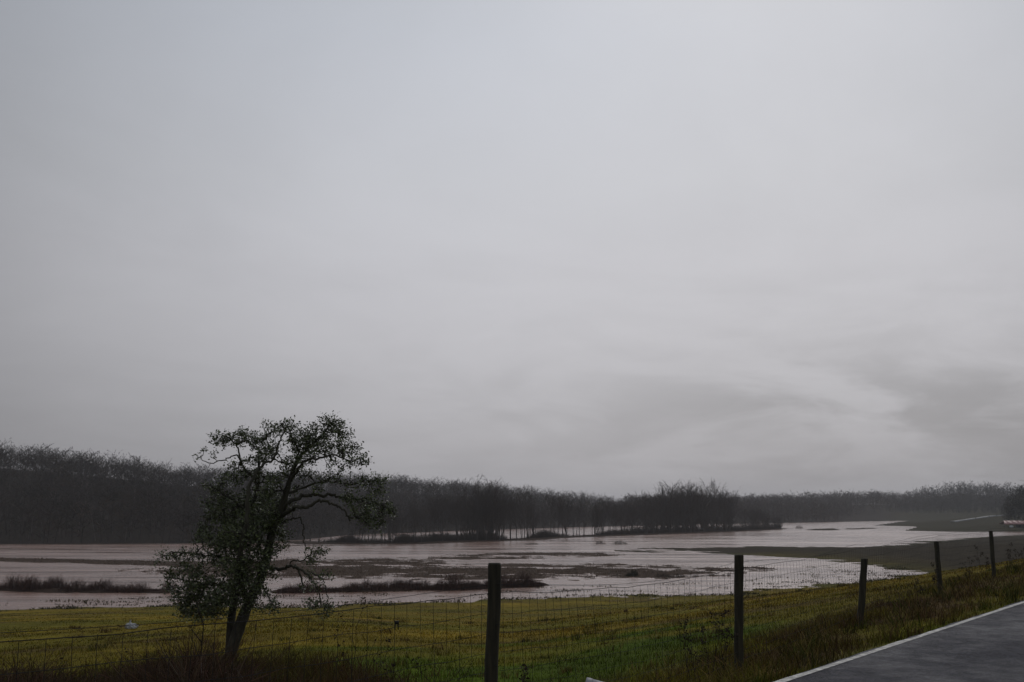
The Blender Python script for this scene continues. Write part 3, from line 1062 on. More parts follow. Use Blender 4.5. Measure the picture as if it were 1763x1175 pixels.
BLOBS = [  # px, py, rx, ry, depth, density
    (385, 757, 28, 13, .1, 1), (415, 753, 28, 16, .2, 1), (450, 765, 26, 20, .3, 1), (468, 740, 14, 12, .2, .9), (448, 728, 7, 7, .4, .7), (345, 772, 7, 7, .2, .6),
    (337, 787, 6, 4, .2, 1), (362, 783, 8, 8, .2, .5), (428, 792, 22, 12, .3, .7), (466, 785, 20, 16, -.3, .8), (400, 800, 20, 9, .2, .4),
    (500, 740, 22, 16, -.5, .9), (520, 762, 26, 24, -.1, 1.2), (545, 748, 24, 22, .1, 1), (570, 726, 20, 13, .1, 1.1), (585, 745, 20, 18, 0, 1.1), (560, 775, 28, 18, -.2, .8),
    (602, 772, 22, 16, -.3, .9), (525, 792, 24, 16, -.3, .9), (620, 795, 20, 11, -.5, .9), (640, 794, 10, 7, -.5, .6), (500, 800, 18, 13, -.3, .7), (590, 800, 25, 10, -.5, .5),
    (630, 824, 22, 10, .7, .9), (652, 824, 10, 9, .8, .9), (642, 846, 16, 12, .6, .9), (600, 835, 24, 12, .5, .5), (560, 825, 24, 11, .4, .55), (622, 866, 28, 12, .2, 1), (597, 857, 18, 10, .1, .9),
    (657, 876, 18, 16, .2, .9), (640, 897, 22, 14, -.1, .9), (676, 884, 9, 9, .1, .9), (625, 882, 20, 10, -.3, .9), (655, 905, 10, 10, 0, .6), (545, 840, 14, 8, 0, .6),
    (430, 815, 28, 12, .4, .9), (400, 825, 24, 14, .1, .9), (368, 838, 20, 14, 0, .9), (380, 862, 32, 17, 0, 1), (420, 862, 34, 20, .6, 1.2), (462, 865, 24, 18, .4, 1.2), (450, 892, 34, 22, -.2, 1.4),
    (400, 892, 34, 20, .2, 1.2), (360, 885, 26, 16, .4, .9), (345, 905, 16, 12, .5, .7), (430, 920, 36, 24, -.6, 1.4), (472, 905, 20, 18, .1, 1.1), (385, 925, 30, 18, 0, .8), (480, 832, 18, 13, -.4, .9), (470, 850, 18, 14, -.5, 1),
    (452, 950, 26, 22, -.3, 1.5), (478, 945, 16, 12, 0, .9), (430, 975, 22, 18, -.4, 1.2), (400, 960, 26, 16, .2, .8), (360, 965, 28, 11, .2, .9), (320, 957, 28, 10, .1, .9), (286, 957, 16, 9, 0, .9), (272, 968, 5, 7, 0, .8),
    (342, 985, 32, 12, 0, .9), (300, 990, 13, 11, -.2, .9), (380, 1005, 32, 18, .2, 1.1), (330, 1015, 32, 14, .1, 1.1), (418, 1000, 20, 18, .2, 1), (350, 1035, 38, 15, .5, 1.2), (310, 1045, 22, 12, .5, 1.1),
    (392, 1035, 26, 14, .4, .9), (470, 990, 11, 13, -.2, .6), (476, 1040, 14, 11, -.3, 1.1), (447, 1048, 12, 8, 0, .7), (302, 1062, 16, 7, .5, 1), (332, 1058, 28, 10, .4, 1), (460, 1020, 10, 12, -.1, .5),
    (545, 950, 16, 9, -.3, 1), (541, 965, 14, 7, -.4, .9), (566, 948, 7, 5, -.4, .8), (541, 986, 9, 9, -.5, .8), (571, 986, 11, 7, -.7, .8), (560, 1005, 13, 9, -.8, .6), (560, 1034, 26, 9, -.8, .9), (580, 1040, 13, 7, -.8, .9),
    (570, 1050, 13, 5, -.8, .7), (530, 1008, 5, 8, -.5, .4), (350, 930, 26, 14, .2, .8), (375, 945, 24, 13, 0, .9), (335, 915, 12, 10, .4, .6), (410, 940, 26, 16, -.3, 1), (320, 975, 20, 8, -.1, .7), (420, 1025, 20, 14, .3, .9), (370, 1060, 20, 8, .3, .6), (490, 815, 18, 14, .3, .8), (520, 815, 18, 12, .4, .6), (500, 845, 14, 12, .5, .6), (460, 825, 18, 12, .2, .8), (485, 870, 14, 12, .5, .8), (590, 815, 20, 8, .1, .4), (480, 925, 14, 12, .3, .8), (430, 1000, 28, 20, -.6, .9), (455, 1012, 18, 16, -.5, .7), (400, 1022, 28, 16, -.6, .9), (436, 1038, 22, 10, -.5, .6), (420, 970, 28, 18, -.7, .9), (462, 975, 16, 14, -.5, .8), (375, 1045, 30, 12, -.3, .9), (345, 1060, 26, 9, 0, .8), (310, 1030, 26, 14, .2, .9), (350, 1000, 30, 14, -.4, .8), (290, 1010, 12, 12, 0, .6),
]
g = np.random.default_rng(77)
att = []
for (bx, by, rx, ry, dd, den) in BLOBS:
    n_ = max(5, int(den * rx * ry * math.pi / (15 if by > 810 else 15)))
    u = g.normal(size=(n_, 3)); u /= np.linalg.norm(u, axis=1, keepdims=True)
    rad = g.uniform(0, 1, (n_, 1)) ** .42 * 1.04
    q = u * rad
    rz_ = (rx + ry) / 2 * PXM * 1.7
    ctr = tp(bx, by, dd)
    att.append(ctr + q * np.array([rx * PXM, rz_, ry * PXM]))
att = np.concatenate(att)
base_nodes = np.array(nodes)
d0 = np.array([np.min(np.sum((base_nodes - a) ** 2, 1)) for a in att])
order = np.argsort(d0)
cap_n = len(nodes) + len(att) * 2 + 5
ND = np.zeros((cap_n, 3)); ND[:len(nodes)] = base_nodes
PL = np.zeros(cap_n); PL[:len(nodes)] = np.array(path) * .3
PA = np.full(cap_n, -1); nn_ = len(nodes); nbase = nn_
ends = []
for ai in order:
    a = att[ai]
    dist = np.sqrt(np.sum((ND[:nn_] - a) ** 2, 1))
    j = int(np.argmin(dist + .16 * PL[:nn_]))
    L = dist[j]
    if L > .09:   # a kinked twig
        mid = ND[j] + (a - ND[j]) * .5 + g.normal(0, .12 * L, 3) + np.array([0, 0, .06 * L])
        ND[nn_] = mid; PA[nn_] = j; PL[nn_] = PL[j] + L * .5; j = nn_; nn_ += 1
    ND[nn_] = a; PA[nn_] = j; PL[nn_] = PL[j] + L * .5; ends.append(nn_); nn_ += 1
wgt = np.zeros(nn_)
for q in range(nn_ - 1, nbase - 1, -1):
    wgt[q] += 1
    if PA[q] >= nbase:
        wgt[PA[q]] += wgt[q]
idx = np.arange(nbase, nn_)
rad = .0024 * np.maximum(wgt[idx], 1) ** .46
pr = np.where(PA[idx] >= nbase, .0024 * np.maximum(wgt[PA[idx]], 1) ** .46, rad * 1.15)
v, f = frusta(ND[PA[idx]], ND[idx], np.minimum(pr, rad * 1.6), rad, 4)
tag(obj("twigs", mesh_np("twigs", v, f, M['twig']), tree), kind='stuff')


def leaf_mesh(name, pos, size, col, seed, mat, asp=.5, droop=0.0):
    g = np.random.default_rng(seed)
    n = len(pos)
    d = g.normal(size=(n, 3)); d[:, 2] = d[:, 2] * .7 + .25 - droop
    d /= np.linalg.norm(d, axis=1, keepdims=True)
    s = np.cross(d, g.normal(size=(n, 3))); s /= np.linalg.norm(s, axis=1, keepdims=True)
    nm = np.cross(d, s)
    L = size * g.uniform(.65, 1.25, n)
    a = pos; b = pos + d * L[:, None]
    m1 = pos + d * (L * .5)[:, None] + s * (L * asp * .5)[:, None] + nm * (L * .10)[:, None]
    m2 = pos + d * (L * .5)[:, None] - s * (L * asp * .5)[:, None] + nm * (L * .10)[:, None]
    v = np.stack([a, m1, b, m2], 1).reshape(-1, 3)
    i = np.arange(n)[:, None] * 4
    f = np.concatenate([i + np.array([[0, 1, 2]]), i + np.array([[0, 2, 3]])])
    return mesh_np(name, v, f, mat, np.repeat(col, 4, 0))


pos = []
for e in ends:
    k_ = g.integers(4, 10)
    pos.append(ND[e] + g.normal(0, .042, (k_, 3)))
pos = np.concatenate(pos)
colr = np.where((g.uniform(size=len(pos)) < .6)[:, None], np.array([[.046, .062, .020]]), np.array([[.088, .108, .038]])) * np.exp(.3 * g.standard_normal((len(pos), 1)))
tag(obj("foliage", leaf_mesh("foliage", pos, .052, colr, 78, M['leaf'], .55), tree), kind='stuff')


# ------------------------------------------------------------------ bare shrubs, saplings and weeds
def grow(g, base, h, n1, spread, lv=2, r0=.012, up=.6):
    """segments of a small leafless plant"""
    P0, P1, R0, R1 = [], [], [], []

    def br(p, d, L, r, lev):
        k = 4
        for s in range(k):
            q = p + d * L / k
            P0.append(p); P1.append(q); R0.append(r * (1 - .18 * s)); R1.append(r * (1 - .18 * (s + 1)))
            if lev > 0 and s > 0:
                for _ in range(int(g.integers(1, n1 + 1))):
                    a = g.uniform(0, 2 * math.pi)
                    e = d + spread * np.array([math.cos(a), math.sin(a), g.uniform(-.1, up)])
                    br(q, e / np.linalg.norm(e), L * g.uniform(.3, .55) * (1.15 - .2 * s), r * .5, lev - 1)
            p = q
            d = d + g.normal(0, .10, 3); d = d / np.linalg.norm(d)
    d = np.array([g.normal(0, .06), g.normal(0, .06), 1.0])
    br(np.array(base, float), d / np.linalg.norm(d), h, r0, lv)
    return np.array(P0), np.array(P1), np.array(R0), np.array(R1)


def plant(name, px, d, h, label, cat, seed, n1=1, spread=.7, lv=2, r0=.008, stems=1, group=None, heads=0, col=(.030, .020, .014), zoff=-.05):
    g = np.random.default_rng(seed)
    x = (px - W / 2) / FPX * cp * d
    z = gz(x, d)[0]
    o = tag(empty(name, (x, d, z + zoff)), label, cat, group)
    segs = []
    for s in range(stems):
        b = (0, 0, 0) if s == 0 else (g.normal(0, .07 * h), g.normal(0, .07 * h), 0)
        segs.append(grow(g, b, h * (1 if s == 0 else g.uniform(.5, .95)), n1, spread, lv, r0))
    P0, P1, R0, R1 = [np.concatenate([q[i] for q in segs]) for i in range(4)]
    main = np.zeros(len(P0), bool); k = 0
    for q in segs:
        main[k:k + len(q[0])] = q[2] > r0 * .55; k += len(q[0])
    for nm, m in (("stem", main), ("twigs", ~main)):
        if m.any():
            v, f = frusta(P0[m], P1[m], R0[m], R1[m], 4)
            q = obj(nm, mesh_np(nm, v, f, M['dead'], np.broadcast_to(np.array(col), (len(v), 3))), o)
            if nm == 'twigs' or stems > 1:
                tag(q, kind='stuff')
    if heads:
        e = P1[R1 < np.quantile(R1, .5)]
        e = e[e[:, 2] > h * .55]
        if len(e):
            q = np.repeat(e, heads, 0) + g.normal(0, .018, (len(e) * heads, 3))
            tag(obj("seed_heads", leaf_mesh("seed_heads", q, .04, np.broadcast_to(np.array(col) * 1.1, (len(q), 3)), seed + 1, M['dead'], .5), o), kind='stuff')
    return o


plant("sapling", 358, 16.5, 1.15, "thin forked leafless sapling just left of the gnarled tree trunk", "sapling", 900, 1, .9, 2, .022, 1, col=(.018, .014, .011))
W_ = [(612, 12.3, 1.15, "tallest dead weed stalk, rising between tree and thick post", 2),
      (636, 12.0, .85, "slender dead weed left of the black clip", 1),
      (575, 12.8, .7, "low branching dead weed below the hanging evergreen branches", 2),
      (690, 10.8, .85, "spindly dry weed right under the black clip", 2),
      (718, 10.4, .7, "thin dry weed halfway between clip and thick post", 2),
      (820, 9.9, .45, "short leafy dark weed at the left foot of the thick post", 3),
      (888, 10.4, .5, "dark weed just right of the thick post", 3),
      (298, 15.0, .9, "bare weed stem under the left hanging foliage of the tree", 1),
      (318, 15.2, .75, "bare weed stem close left of the sapling", 1),
      (215, 13.5, .75, "dry weed standing below the white bag", 1),
      (115, 12.0, .75, "dry weed above the brambles near the left border", 1)]
for i, (px, d, h, lb, hd) in enumerate(W_):
    plant("dead_weed", px, d, h, lb, "weed", 910 + i, 1, .55, 1 if i % 3 else 2, .006, 1, "single dead weeds along the fence", hd)
W2 = [(1182, 12.6, .62, "dark branching weed left of the second post", 3), (1216, 12.4, .75, "tall dark weed close left of the second post", 3),
      (1240, 12.9, .6, "bushy dark weed touching the left side of the second post", 3),
      (1604, 25.2, .62, "upright dried dock stalk left of the fourth post", 4), (1570, 24.5, .45, "small dried stalk between third and fourth posts", 3),
      (1662, 29.5, .62, "dried weed between the fourth and fifth posts", 3), (1683, 30.0, .85, "tallest dried dock weed left of the fifth post", 5),
      (1732, 33.5, .8, "dried weed right of the fifth post", 4), (1752, 34.0, .75, "dried weed at the right border behind the fence", 4)]
for i, (px, d, h, lb, hd) in enumerate(W2):
    plant("dead_weed", px, d, h, lb, "weed", 940 + i, 1, .4, 2, .007, 2, "single dead weeds along the fence", hd, col=(.030, .020, .015))


def shrub_mesh(g, w, h, n, col):
    h = h * 1.2
    """low twiggy bush: many thin upright stems over a dense dark foot"""
    x = g.uniform(-.62, .62, n) * w; y = g.normal(0, w * .16, n)
    e0 = g.uniform(.25, .42)
    prof = .38 + .62 * np.exp(-((x - g.normal(0, .12 * w)) / (w * e0)) ** 2)
    prof = prof * (.75 + .5 * vnoise(x * 1.3 + g.uniform(0, 50), x * 0, 3, 3))
    edge = np.clip((.62 - np.abs(x) / w) / .22, .15, 1)
    hh = h * prof * edge * g.uniform(.25, 1.0, n) ** .7
    tall = g.uniform(size=n) < .10
    hh = np.where(tall, hh * 1.35, hh)
    p0 = np.stack([x, y, np.zeros(n) - .15], -1)
    p1 = p0 + np.stack([g.normal(0, .2, n) * hh, g.normal(0, .2, n) * hh, hh * .6 + .15], -1)
    p2 = p1 + np.stack([g.normal(0, .3, n) * hh, g.normal(0, .3, n) * hh, hh * .45], -1)
    r = np.where(tall, .014, .022)
    v, f = join([frusta(p0, p1, r, r * .8, 3), frusta(p1, p2, r * .8, r * .35, 3)])
    c = np.repeat(np.array(col)[None] * np.exp(.35 * g.standard_normal((n, 1))), 6, 0)
    return mesh_np("stems", v, f, M['shrub'], np.concatenate([c, c]))


SH = [(18, 1016, 4.6, 1.9), (62, 1018, 4.4, 2.3), (95, 1016, 3.2, 2.0), (130, 1019, 3.8, 1.9), (168, 1019, 4.0, 1.5), (205, 1020, 3.4, 1.4), (245, 1020, 4.4, 1.5), (282, 1020, 3.0, 1.2),
      (500, 1021, 4.0, 1.4), (540, 1020, 4.6, 1.5), (585, 1019, 4.4, 1.4), (630, 1018, 4.6, 1.5), (672, 1017, 4.8, 1.6), (700, 1015, 3.6, 1.5), (738, 1016, 4.0, 1.8), (768, 1016, 5.0, 2.6), (800, 1015, 3.6, 1.5),
      (828, 1014, 3.4, 1.7), (868, 1012, 3.6, 1.9), (895, 1011, 4.2, 2.0), (918, 1010, 2.4, .9),
      (1088, 993, 1.7, 1.5), (1142, 994, 2.6, .8), (1168, 993.5, 2.4, .7), (1200, 993, 2.6, .5), (1250, 992, 1.4, .9),
      (1035, 937, 3.2, 1.5), (1067, 937.5, 4.4, 1.9), (1376, 910, 4.0, 3.0), (915, 938, 4, 1.2)]
places = ["against the left border", "second clump from the left border, rounded and tall", "third clump in the left row", "fourth clump in the left row",
          "fifth clump in the left row", "sixth clump in the left row", "low clump left of the tree foliage", "last low clump, touching the tree foliage",
          "just right of the tree trunk", "behind the hanging evergreen branch", "right of the hanging evergreen branch", "low one in the middle row behind the pasture",
          "bushy one in the middle row behind the pasture", "small gap-side one in the middle row", "left shoulder of the biggest clump", "largest and tallest clump left of the thick post",
          "low tail of the biggest clump", "close left of the thick post", "close right of the thick post", "dark domed one right of the thick post", "small last one at the right end of the row"]
for i, (px, py, w, h) in enumerate(SH):
    g = np.random.default_rng(1000 + i)
    p = on_level(px, py)
    z = max(float(gz(p[0], p[1])[0]), ZW)
    p[2] = z - .05
    if i < 21:
        lb = "dead reddish-brown shrub in the flood, " + places[i]; grp = "dead shrubs standing in the flood"; col = (.056, .029, .024); nm = "dead_shrub"
    else:
        lb = ["lone dark round bush in open water left of the second post", "flat dark tuft in water right of the lone bush", "second flat tuft right of the lone bush", "faint third tuft beside the two flat ones",
              "small pale tuft close left of the second post", "left of two pale reed tufts near the flooded trees", "right of two pale reed tufts near the flooded trees",
              "pale reed tuft off the right end of the wooded island", "low tuft below the middle of the flooded tree row"][i - 21]
        grp = "tufts standing in open water"; col = (.026, .026, .014) if i == 21 else (.055, .042, .034); nm = "water_tuft"
    o = tag(empty(nm, p), lb, "shrub", grp)
    tag(obj("stems", shrub_mesh(g, w * 1.15, h, int(150 * w) if i < 22 else int(50 * w), col), o), kind='stuff')

# ------------------------------------------------------------------ winter trees
def tree_segments(g, h, n_pri, n_sec, n_twig, forks=1, low=.22, spread=.62, dome=False):
    T0, T1, TR0, TR1 = [], [], [], []
    B0, B1, BR0, BR1 = [], [], [], []
    stems = []
    for s in range(forks):
        a = g.uniform(0, 6.283); t = .02 if forks == 1 else g.uniform(.06, .2)
        d = np.array([math.cos(a) * t, math.sin(a) * t, 1.0]); d /= np.linalg.norm(d)
        hs = h * (1 if s == 0 else g.uniform(.75, .98))
        p = np.array([g.normal(0, .15) * s, g.normal(0, .15) * s, -.3])
        K = 9; r = h * .0105 / forks ** .35
        pts = [p]; rr = [r]
        for k in range(K):
            p = p + d * (hs / K)
            d = d + np.r_[g.normal(0, .05, 2), 0]; d /= np.linalg.norm(d)
            pts.append(p); rr.append(r * (1 - (k + 1) / K) ** .8 + .02)
        for k in range(K):
            T0.append(pts[k]); T1.append(pts[k + 1]); TR0.append(rr[k]); TR1.append(rr[k + 1])
        stems.append((np.array(pts), np.array(rr), hs))
    for pts, rr, hs in stems:
        for _ in range(max(3, n_pri // forks)):
            f = g.uniform(low, .97)
            q = f * (len(pts) - 1); i = int(q); p = pts[i] + (pts[i + 1] - pts[i]) * (q - i)
            a = g.uniform(0, 6.283)
            L = hs * ((.27 * math.sin(math.pi * min(1, f * .92)) + .10) if dome else (.40 * (1 - f) + .10)) * g.uniform(.7, 1.2)
            d = np.array([math.cos(a) * spread, math.sin(a) * spread, g.uniform(.25, .9) if dome else g.uniform(.55, 1.1)]); d /= np.linalg.norm(d)
            r = max(.03, L * .011)
            e = p + d * L * .55
            d2 = d + np.array([0, 0, .25]) + g.normal(0, .15, 3); d2 /= np.linalg.norm(d2)
            e2 = e + d2 * L * .5
            B0 += [p, e]; B1 += [e, e2]; BR0 += [r, r * .7]; BR1 += [r * .7, .018]
            for _ in range(n_sec):
                t = g.uniform(.15, 1.0)
                b = p + (e - p) * (t / .55) if t < .55 else e + (e2 - e) * ((t - .55) / .45)
                dd = d + g.normal(0, .55, 3) + np.array([0, 0, .25]); dd /= np.linalg.norm(dd)
                l2 = L * g.uniform(.2, .42)
                c = b + dd * l2
                B0.append(b); B1.append(c); BR0.append(.026); BR1.append(.014)
                for _ in range(n_twig):
                    t2 = g.uniform(.2, 1.0)
                    bb = b + dd * l2 * t2
                    d3 = dd + g.normal(0, .6, 3) + np.array([0, 0, .2]); d3 /= np.linalg.norm(d3)
                    B0.append(bb); B1.append(bb + d3 * l2 * g.uniform(.35, .8)); BR0.append(.017); BR1.append(.008)
    A = lambda q: np.array(q)
    return (A(T0), A(T1), A(TR0), A(TR1)), (A(B0), A(B1), A(BR0), A(BR1))


VAR = []
for i in range(9):
    g = np.random.default_rng(2000 + i)
    spec = [(20, 26, 5, 5, 1, .25, .6), (20, 28, 5, 5, 2, .22, .55), (20, 30, 5, 5, 3, .15, .5), (20, 24, 6, 5, 1, .35, .7), (20, 28, 5, 5, 2, .3, .5),
            (20, 34, 6, 5, 2, .10, .6), (20, 36, 6, 6, 3, .08, .55), (20, 22, 5, 5, 1, .4, .5), (20, 40, 7, 6, 4, .06, .8)][i]
    tr, br = tree_segments(g, *spec[:5], low=spec[5], spread=spec[6], dome=i in (3, 5, 6, 8))
    v, f = frusta(*tr, 6); tm = mesh_np("trunk", v, f, M['bare_trunk'], smooth=True)
    v, f = frusta(*br, 3); bm = mesh_np("crown", v, f, M['bare_twig'])
    VAR.append((tm, bm))


def bare_tree(x, y, z, h, var, rot, label, group, wide=1.0, name="bare_tree"):
    o = empty(name, (x, y, z), rot)
    s = h / 20.0
    o.scale = (s * wide, s * wide, s)
    tag(o, label, "tree", group)
    obj("trunk", VAR[var][0], o)
    obj("crown", VAR[var][1], o)
    return o


BL = [(515, 934), (560, 936), (700, 936), (800, 931.5), (880, 930.5), (960, 925.5), (1050, 922.5), (1100, 920), (1180, 917), (1250, 915), (1278, 914), (1345, 911)]
HT = [(500, 14), (560, 13.5), (640, 15), (700, 15.5), (780, 17), (820, 21.5), (850, 21), (880, 18), (905, 20), (950, 17.5), (1000, 16), (1060, 16), (1085, 16.5), (1110, 18.5), (1140, 22), (1180, 24.5), (1240, 24.5), (1262, 20),
      (1280, 15), (1300, 14), (1325, 9.5), (1348, 6)]
g = np.random.default_rng(3100)
spots = []
for i in range(104):      # open row
    px = g.uniform(520, 1100); spots.append((px, g.uniform(-4, 10), g.choice([0, 1, 2, 3, 4, 7]), 'row' if px < 830 else 'row2'))
for i in range(14):
    px = g.uniform(800, 860); spots.append((px, g.uniform(-4, 9), g.choice([1, 2, 5]), 'tall'))
for i in range(64):      # dense clump
    px = g.triangular(1066, 1190, 1268) if i % 2 else g.uniform(1110, 1258); spots.append((px, g.uniform(-8, 18), g.choice([2, 5, 6, 6, 8]), 'clump'))
for i in range(22):
    px = g.uniform(1275, 1345); spots.append((px, g.uniform(-5, 8), g.choice([5, 6, 8, 8]), 'isle'))
LBL = {'row': ("bare winter tree in the thin flooded row between evergreen and tall knot", "left stretch of the flooded tree row"),
       'row2': ("bare winter tree in the thin flooded row between tall knot and dense grove", "right stretch of the flooded tree row"),
       'tall': ("tall bare tree in the higher knot of the flooded row above the thick post", "tall knot of bare trees in the row"),
       'clump': ("bare tree in the dense dark grove right of the open row", "dense dark grove of bare trees"),
       'isle': ("low bare tree on the small island at the right end of the grove", "low bare trees on the island tip")}
for px, back, var, kd in spots:
    py = np.interp(px, [q[0] for q in BL], [q[1] for q in BL])
    p = on_level(px, py)
    dirn = p[:2] / np.linalg.norm(p[:2])
    x, y = p[:2] + dirn * back
    h = np.interp(px, [q[0] for q in HT], [q[1] for q in HT]) * (g.uniform(.72, 1.06) if kd[:3] == 'row' else g.uniform(.8, 1.14))
    if kd == 'tall':
        h *= 1.02
    z = max(float(gz(x, y)[0]), ZW - .3)
    bare_tree(x, y, z, h, int(var), g.uniform(0, 6.28), LBL[kd][0], LBL[kd][1], 1.0 if kd[:3] == 'row' else (1.25 if kd == 'isle' else 1.05))

# undergrowth on the wooded bank
gb = np.random.default_rng(3200)
seg = []
n_ = 22000
px = gb.uniform(520, 1345, n_); py = np.interp(px, [q[0] for q in BL], [q[1] for q in BL])
P = on_level(px, py); dn = P[:, :2] / np.linalg.norm(P[:, :2], axis=1, keepdims=True)
P[:, :2] += dn * gb.uniform(-4, 6, n_)[:, None]
dens = vnoise(px * .03, px * 0 + 3, 15, 3) + .9 * np.exp(-((px - 838) / 22) ** 2) + .9 * smooth((px - 1075) / 60)
dens = dens + .42
keep = gb.uniform(-.3, .9, n_) < dens
P = P[keep]; dens = dens[keep]; k = len(P)
hh = (1.0 + 2.2 * np.clip(dens, 0, 1)) * gb.uniform(.4, 1.2, k)
p1 = P + np.stack([gb.normal(0, .35, k) * hh, gb.normal(0, .35, k) * hh, hh], -1)
v, f = frusta(P, p1, np.full(k, .06), np.full(k, .02), 3)
tag(obj("bank_undergrowth", mesh_np("bank_undergrowth", v, f, M['forest'], np.broadcast_to(np.array([.034, .027, .025]), (len(v), 3)))),
    "leafless scrub along the foot of the flooded tree row", "undergrowth", kind='stuff')


# hillside woods, a single mass each
def low_tree(g, h, n1=17, n2=3):
    tr, br = tree_segments(g, h, n1, n2, 2, 1, .10, .8, True)
    v1, f1 = frusta(tr[0][::2], np.r_[tr[1][1::2], tr[1][-1:]][:len(tr[0][::2])], tr[2][::2], np.r_[tr[3][1::2], tr[3][-1:]][:len(tr[0][::2])], 3)
    # flat tapering twigs
    p0, p1, r0, r1 = br
    d = p1 - p0
    s = np.cross(d, g.normal(size=d.shape)); s /= np.linalg.norm(s, axis=1, keepdims=True) + 1e-9
    w = np.maximum(r0, .05)[:, None] * 2.2
    v2 = np.stack([p0 - s * w, p0 + s * w, p1, p1], 1).reshape(-1, 3)
    b = np.arange(len(p0))[:, None] * 4
    f2 = b + np.array([[0, 1, 2, 3]])
    return v1, f1, v2[:, :], f2


LOW, LOW2 = [], []
for i in range(10):
    for dst, a_, b_, wm_ in ((LOW, 17, 3, 1.0), (LOW2, 11, 2, 1.7)):
        g = np.random.default_rng(4000 + i)
        v1, f1, v2, f2 = low_tree(g, 19.0, a_, b_)
        if wm_ > 1:   # seen from twice as far: fewer, broader sprays
            q = v2.reshape(-1, 4, 3); mid = (q[:, 0] + q[:, 1]) / 2
            q[:, 0] = mid + (q[:, 0] - mid) * wm_; q[:, 1] = mid + (q[:, 1] - mid) * wm_
            v2 = q.reshape(-1, 3)
        t1 = np.concatenate([f1[:, [0, 1, 2]], f1[:, [0, 2, 3]]])
        t2 = f2[:, [0, 1, 2]]
        v = np.concatenate([v1, v2]); f = np.concatenate([t1, t2 + len(v1)])
        isT = np.zeros(len(v)); isT[:len(v1)] = 1
        dst.append((v, f, isT))


def forest(name, n, px0, px1, sd0, sd1, d0, d1, label, seed, min_gap, hmul=1.0, cmul=1.0, light=False):
    g = np.random.default_rng(seed)
    x, y = polar_pts(n * 9, px0, px1, d0, d1, g, .8)
    sdf = sdist(x, y, FAR_P)
    pxx = px_of(x, y)
    start = sd0 + 120 * smooth((pxx - 1430) / 70)
    m = (sdf > start) & (sdf < start + sd1)
    x, y, sdf = x[m], y[m], sdf[m]
    # thin to a minimum gap
    cell = set(); keep = []
    for i in range(len(x)):
        c_ = (int(x[i] // min_gap), int(y[i] // min_gap))
        if c_ in cell:
            continue
        cell.add(c_); keep.append(i)
        if len(keep) >= n:
            break
    x, y = x[keep], y[keep]
    z = ground_z(x, y, False)[0] - .3
    V, F, C = [], [], []; o_ = 0
    for i in range(len(x)):
        v, f, isT = (LOW2 if light else LOW)[int(g.integers(0, len(LOW)))]
        a = g.uniform(0, 6.28); ca, sa = math.cos(a), math.sin(a)
        s = (g.uniform(.62, 1.05) if g.uniform() < .8 else g.uniform(.95, 1.25)) * hmul; w = s * g.uniform(1.1, 1.55)
        q = np.stack([(v[:, 0] * ca - v[:, 1] * sa) * w + x[i], (v[:, 0] * sa + v[:, 1] * ca) * w + y[i], v[:, 2] * s + z[i]], -1)
        if light:
            tp_ = .62 + .38 * float(smooth((px_of(x[i:i + 1], y[i:i + 1])[0] - 1080) / 320)); s *= tp_; w *= tp_
        tint = np.exp(g.normal(0, .38))
        base_t = np.array([.060, .054, .050]) if g.uniform() < .3 else np.array([.034, .030, .028])
        twig = np.array([.030, .025, .0245]) if g.uniform() < .8 else np.array([.036, .026, .020])
        c = (isT[:, None] * base_t + (1 - isT[:, None]) * twig) * tint * cmul
        V.append(q); F.append(f + o_); C.append(c); o_ += len(v)
    o = obj(name, mesh_np(name, np.concatenate(V), np.concatenate(F), M['forest'], np.concatenate(C)))
    tag(o, label, "forest", kind='stuff')
    return len(x)


n_l = forest("hillside_forest", 4500, -180, 1150, 2, 270, 320, 1150, "leafless wood covering the long hill behind the flood on the left", 5001, 4.1, .74)
n_r = forest("far_forest", 3900, 1080, 1850, 2, 420, 600, 1800, "hazy far wood closing the valley on the right", 5003, 5.4, .98, light=True)

# ------------------------------------------------------------------ far right: trees, shed, rail fence
for i, (px, py, d, h, var, wide) in enumerate([(1764, 886, 640, 27, 8, 1.1), (1746, 887, 650, 20, 6, 1.0), (1736, 888, 655, 14, 8, 1.0), (1800, 884, 640, 25, 6, 1.2)]):
    x = (px - W / 2) / FPX * cp * d
    z = float(gz(x, d)[0])
    yt = bare_tree(x, d, z - .3, h, var, i * 1.3, ["tallest dark tree towering over the shed at the right border", "middle-sized dark tree behind the shed roof",
              "smallest dark tree over the left end of the shed", "dark tree right behind the tallest one"][i], "dark trees behind the shed", wide, "yard_tree")
    gy = np.random.default_rng(7000 + i)
    q = gy.normal(size=(3600, 3)); q /= np.linalg.norm(q, axis=1, keepdims=True); q *= gy.uniform(.35, 1, (3600, 1)) ** .6
    q = q * [6.2, 6.2, 8.2] * (1 + .42 * vnoise(q[:, 0] * 2.2 + 9, q[:, 2] * 2.2 + q[:, 1] * 2.2, 3 + i, 3))[:, None] + [0, 0, 11.4]
    cl = np.broadcast_to(np.array([.014, .016, .013]), (len(q), 3)) * np.exp(.25 * gy.standard_normal((len(q), 1)))
    tag(obj("foliage", leaf_mesh("foliage", q, .62, cl, 7100 + i, M['leaf'], .6), yt), kind='stuff')

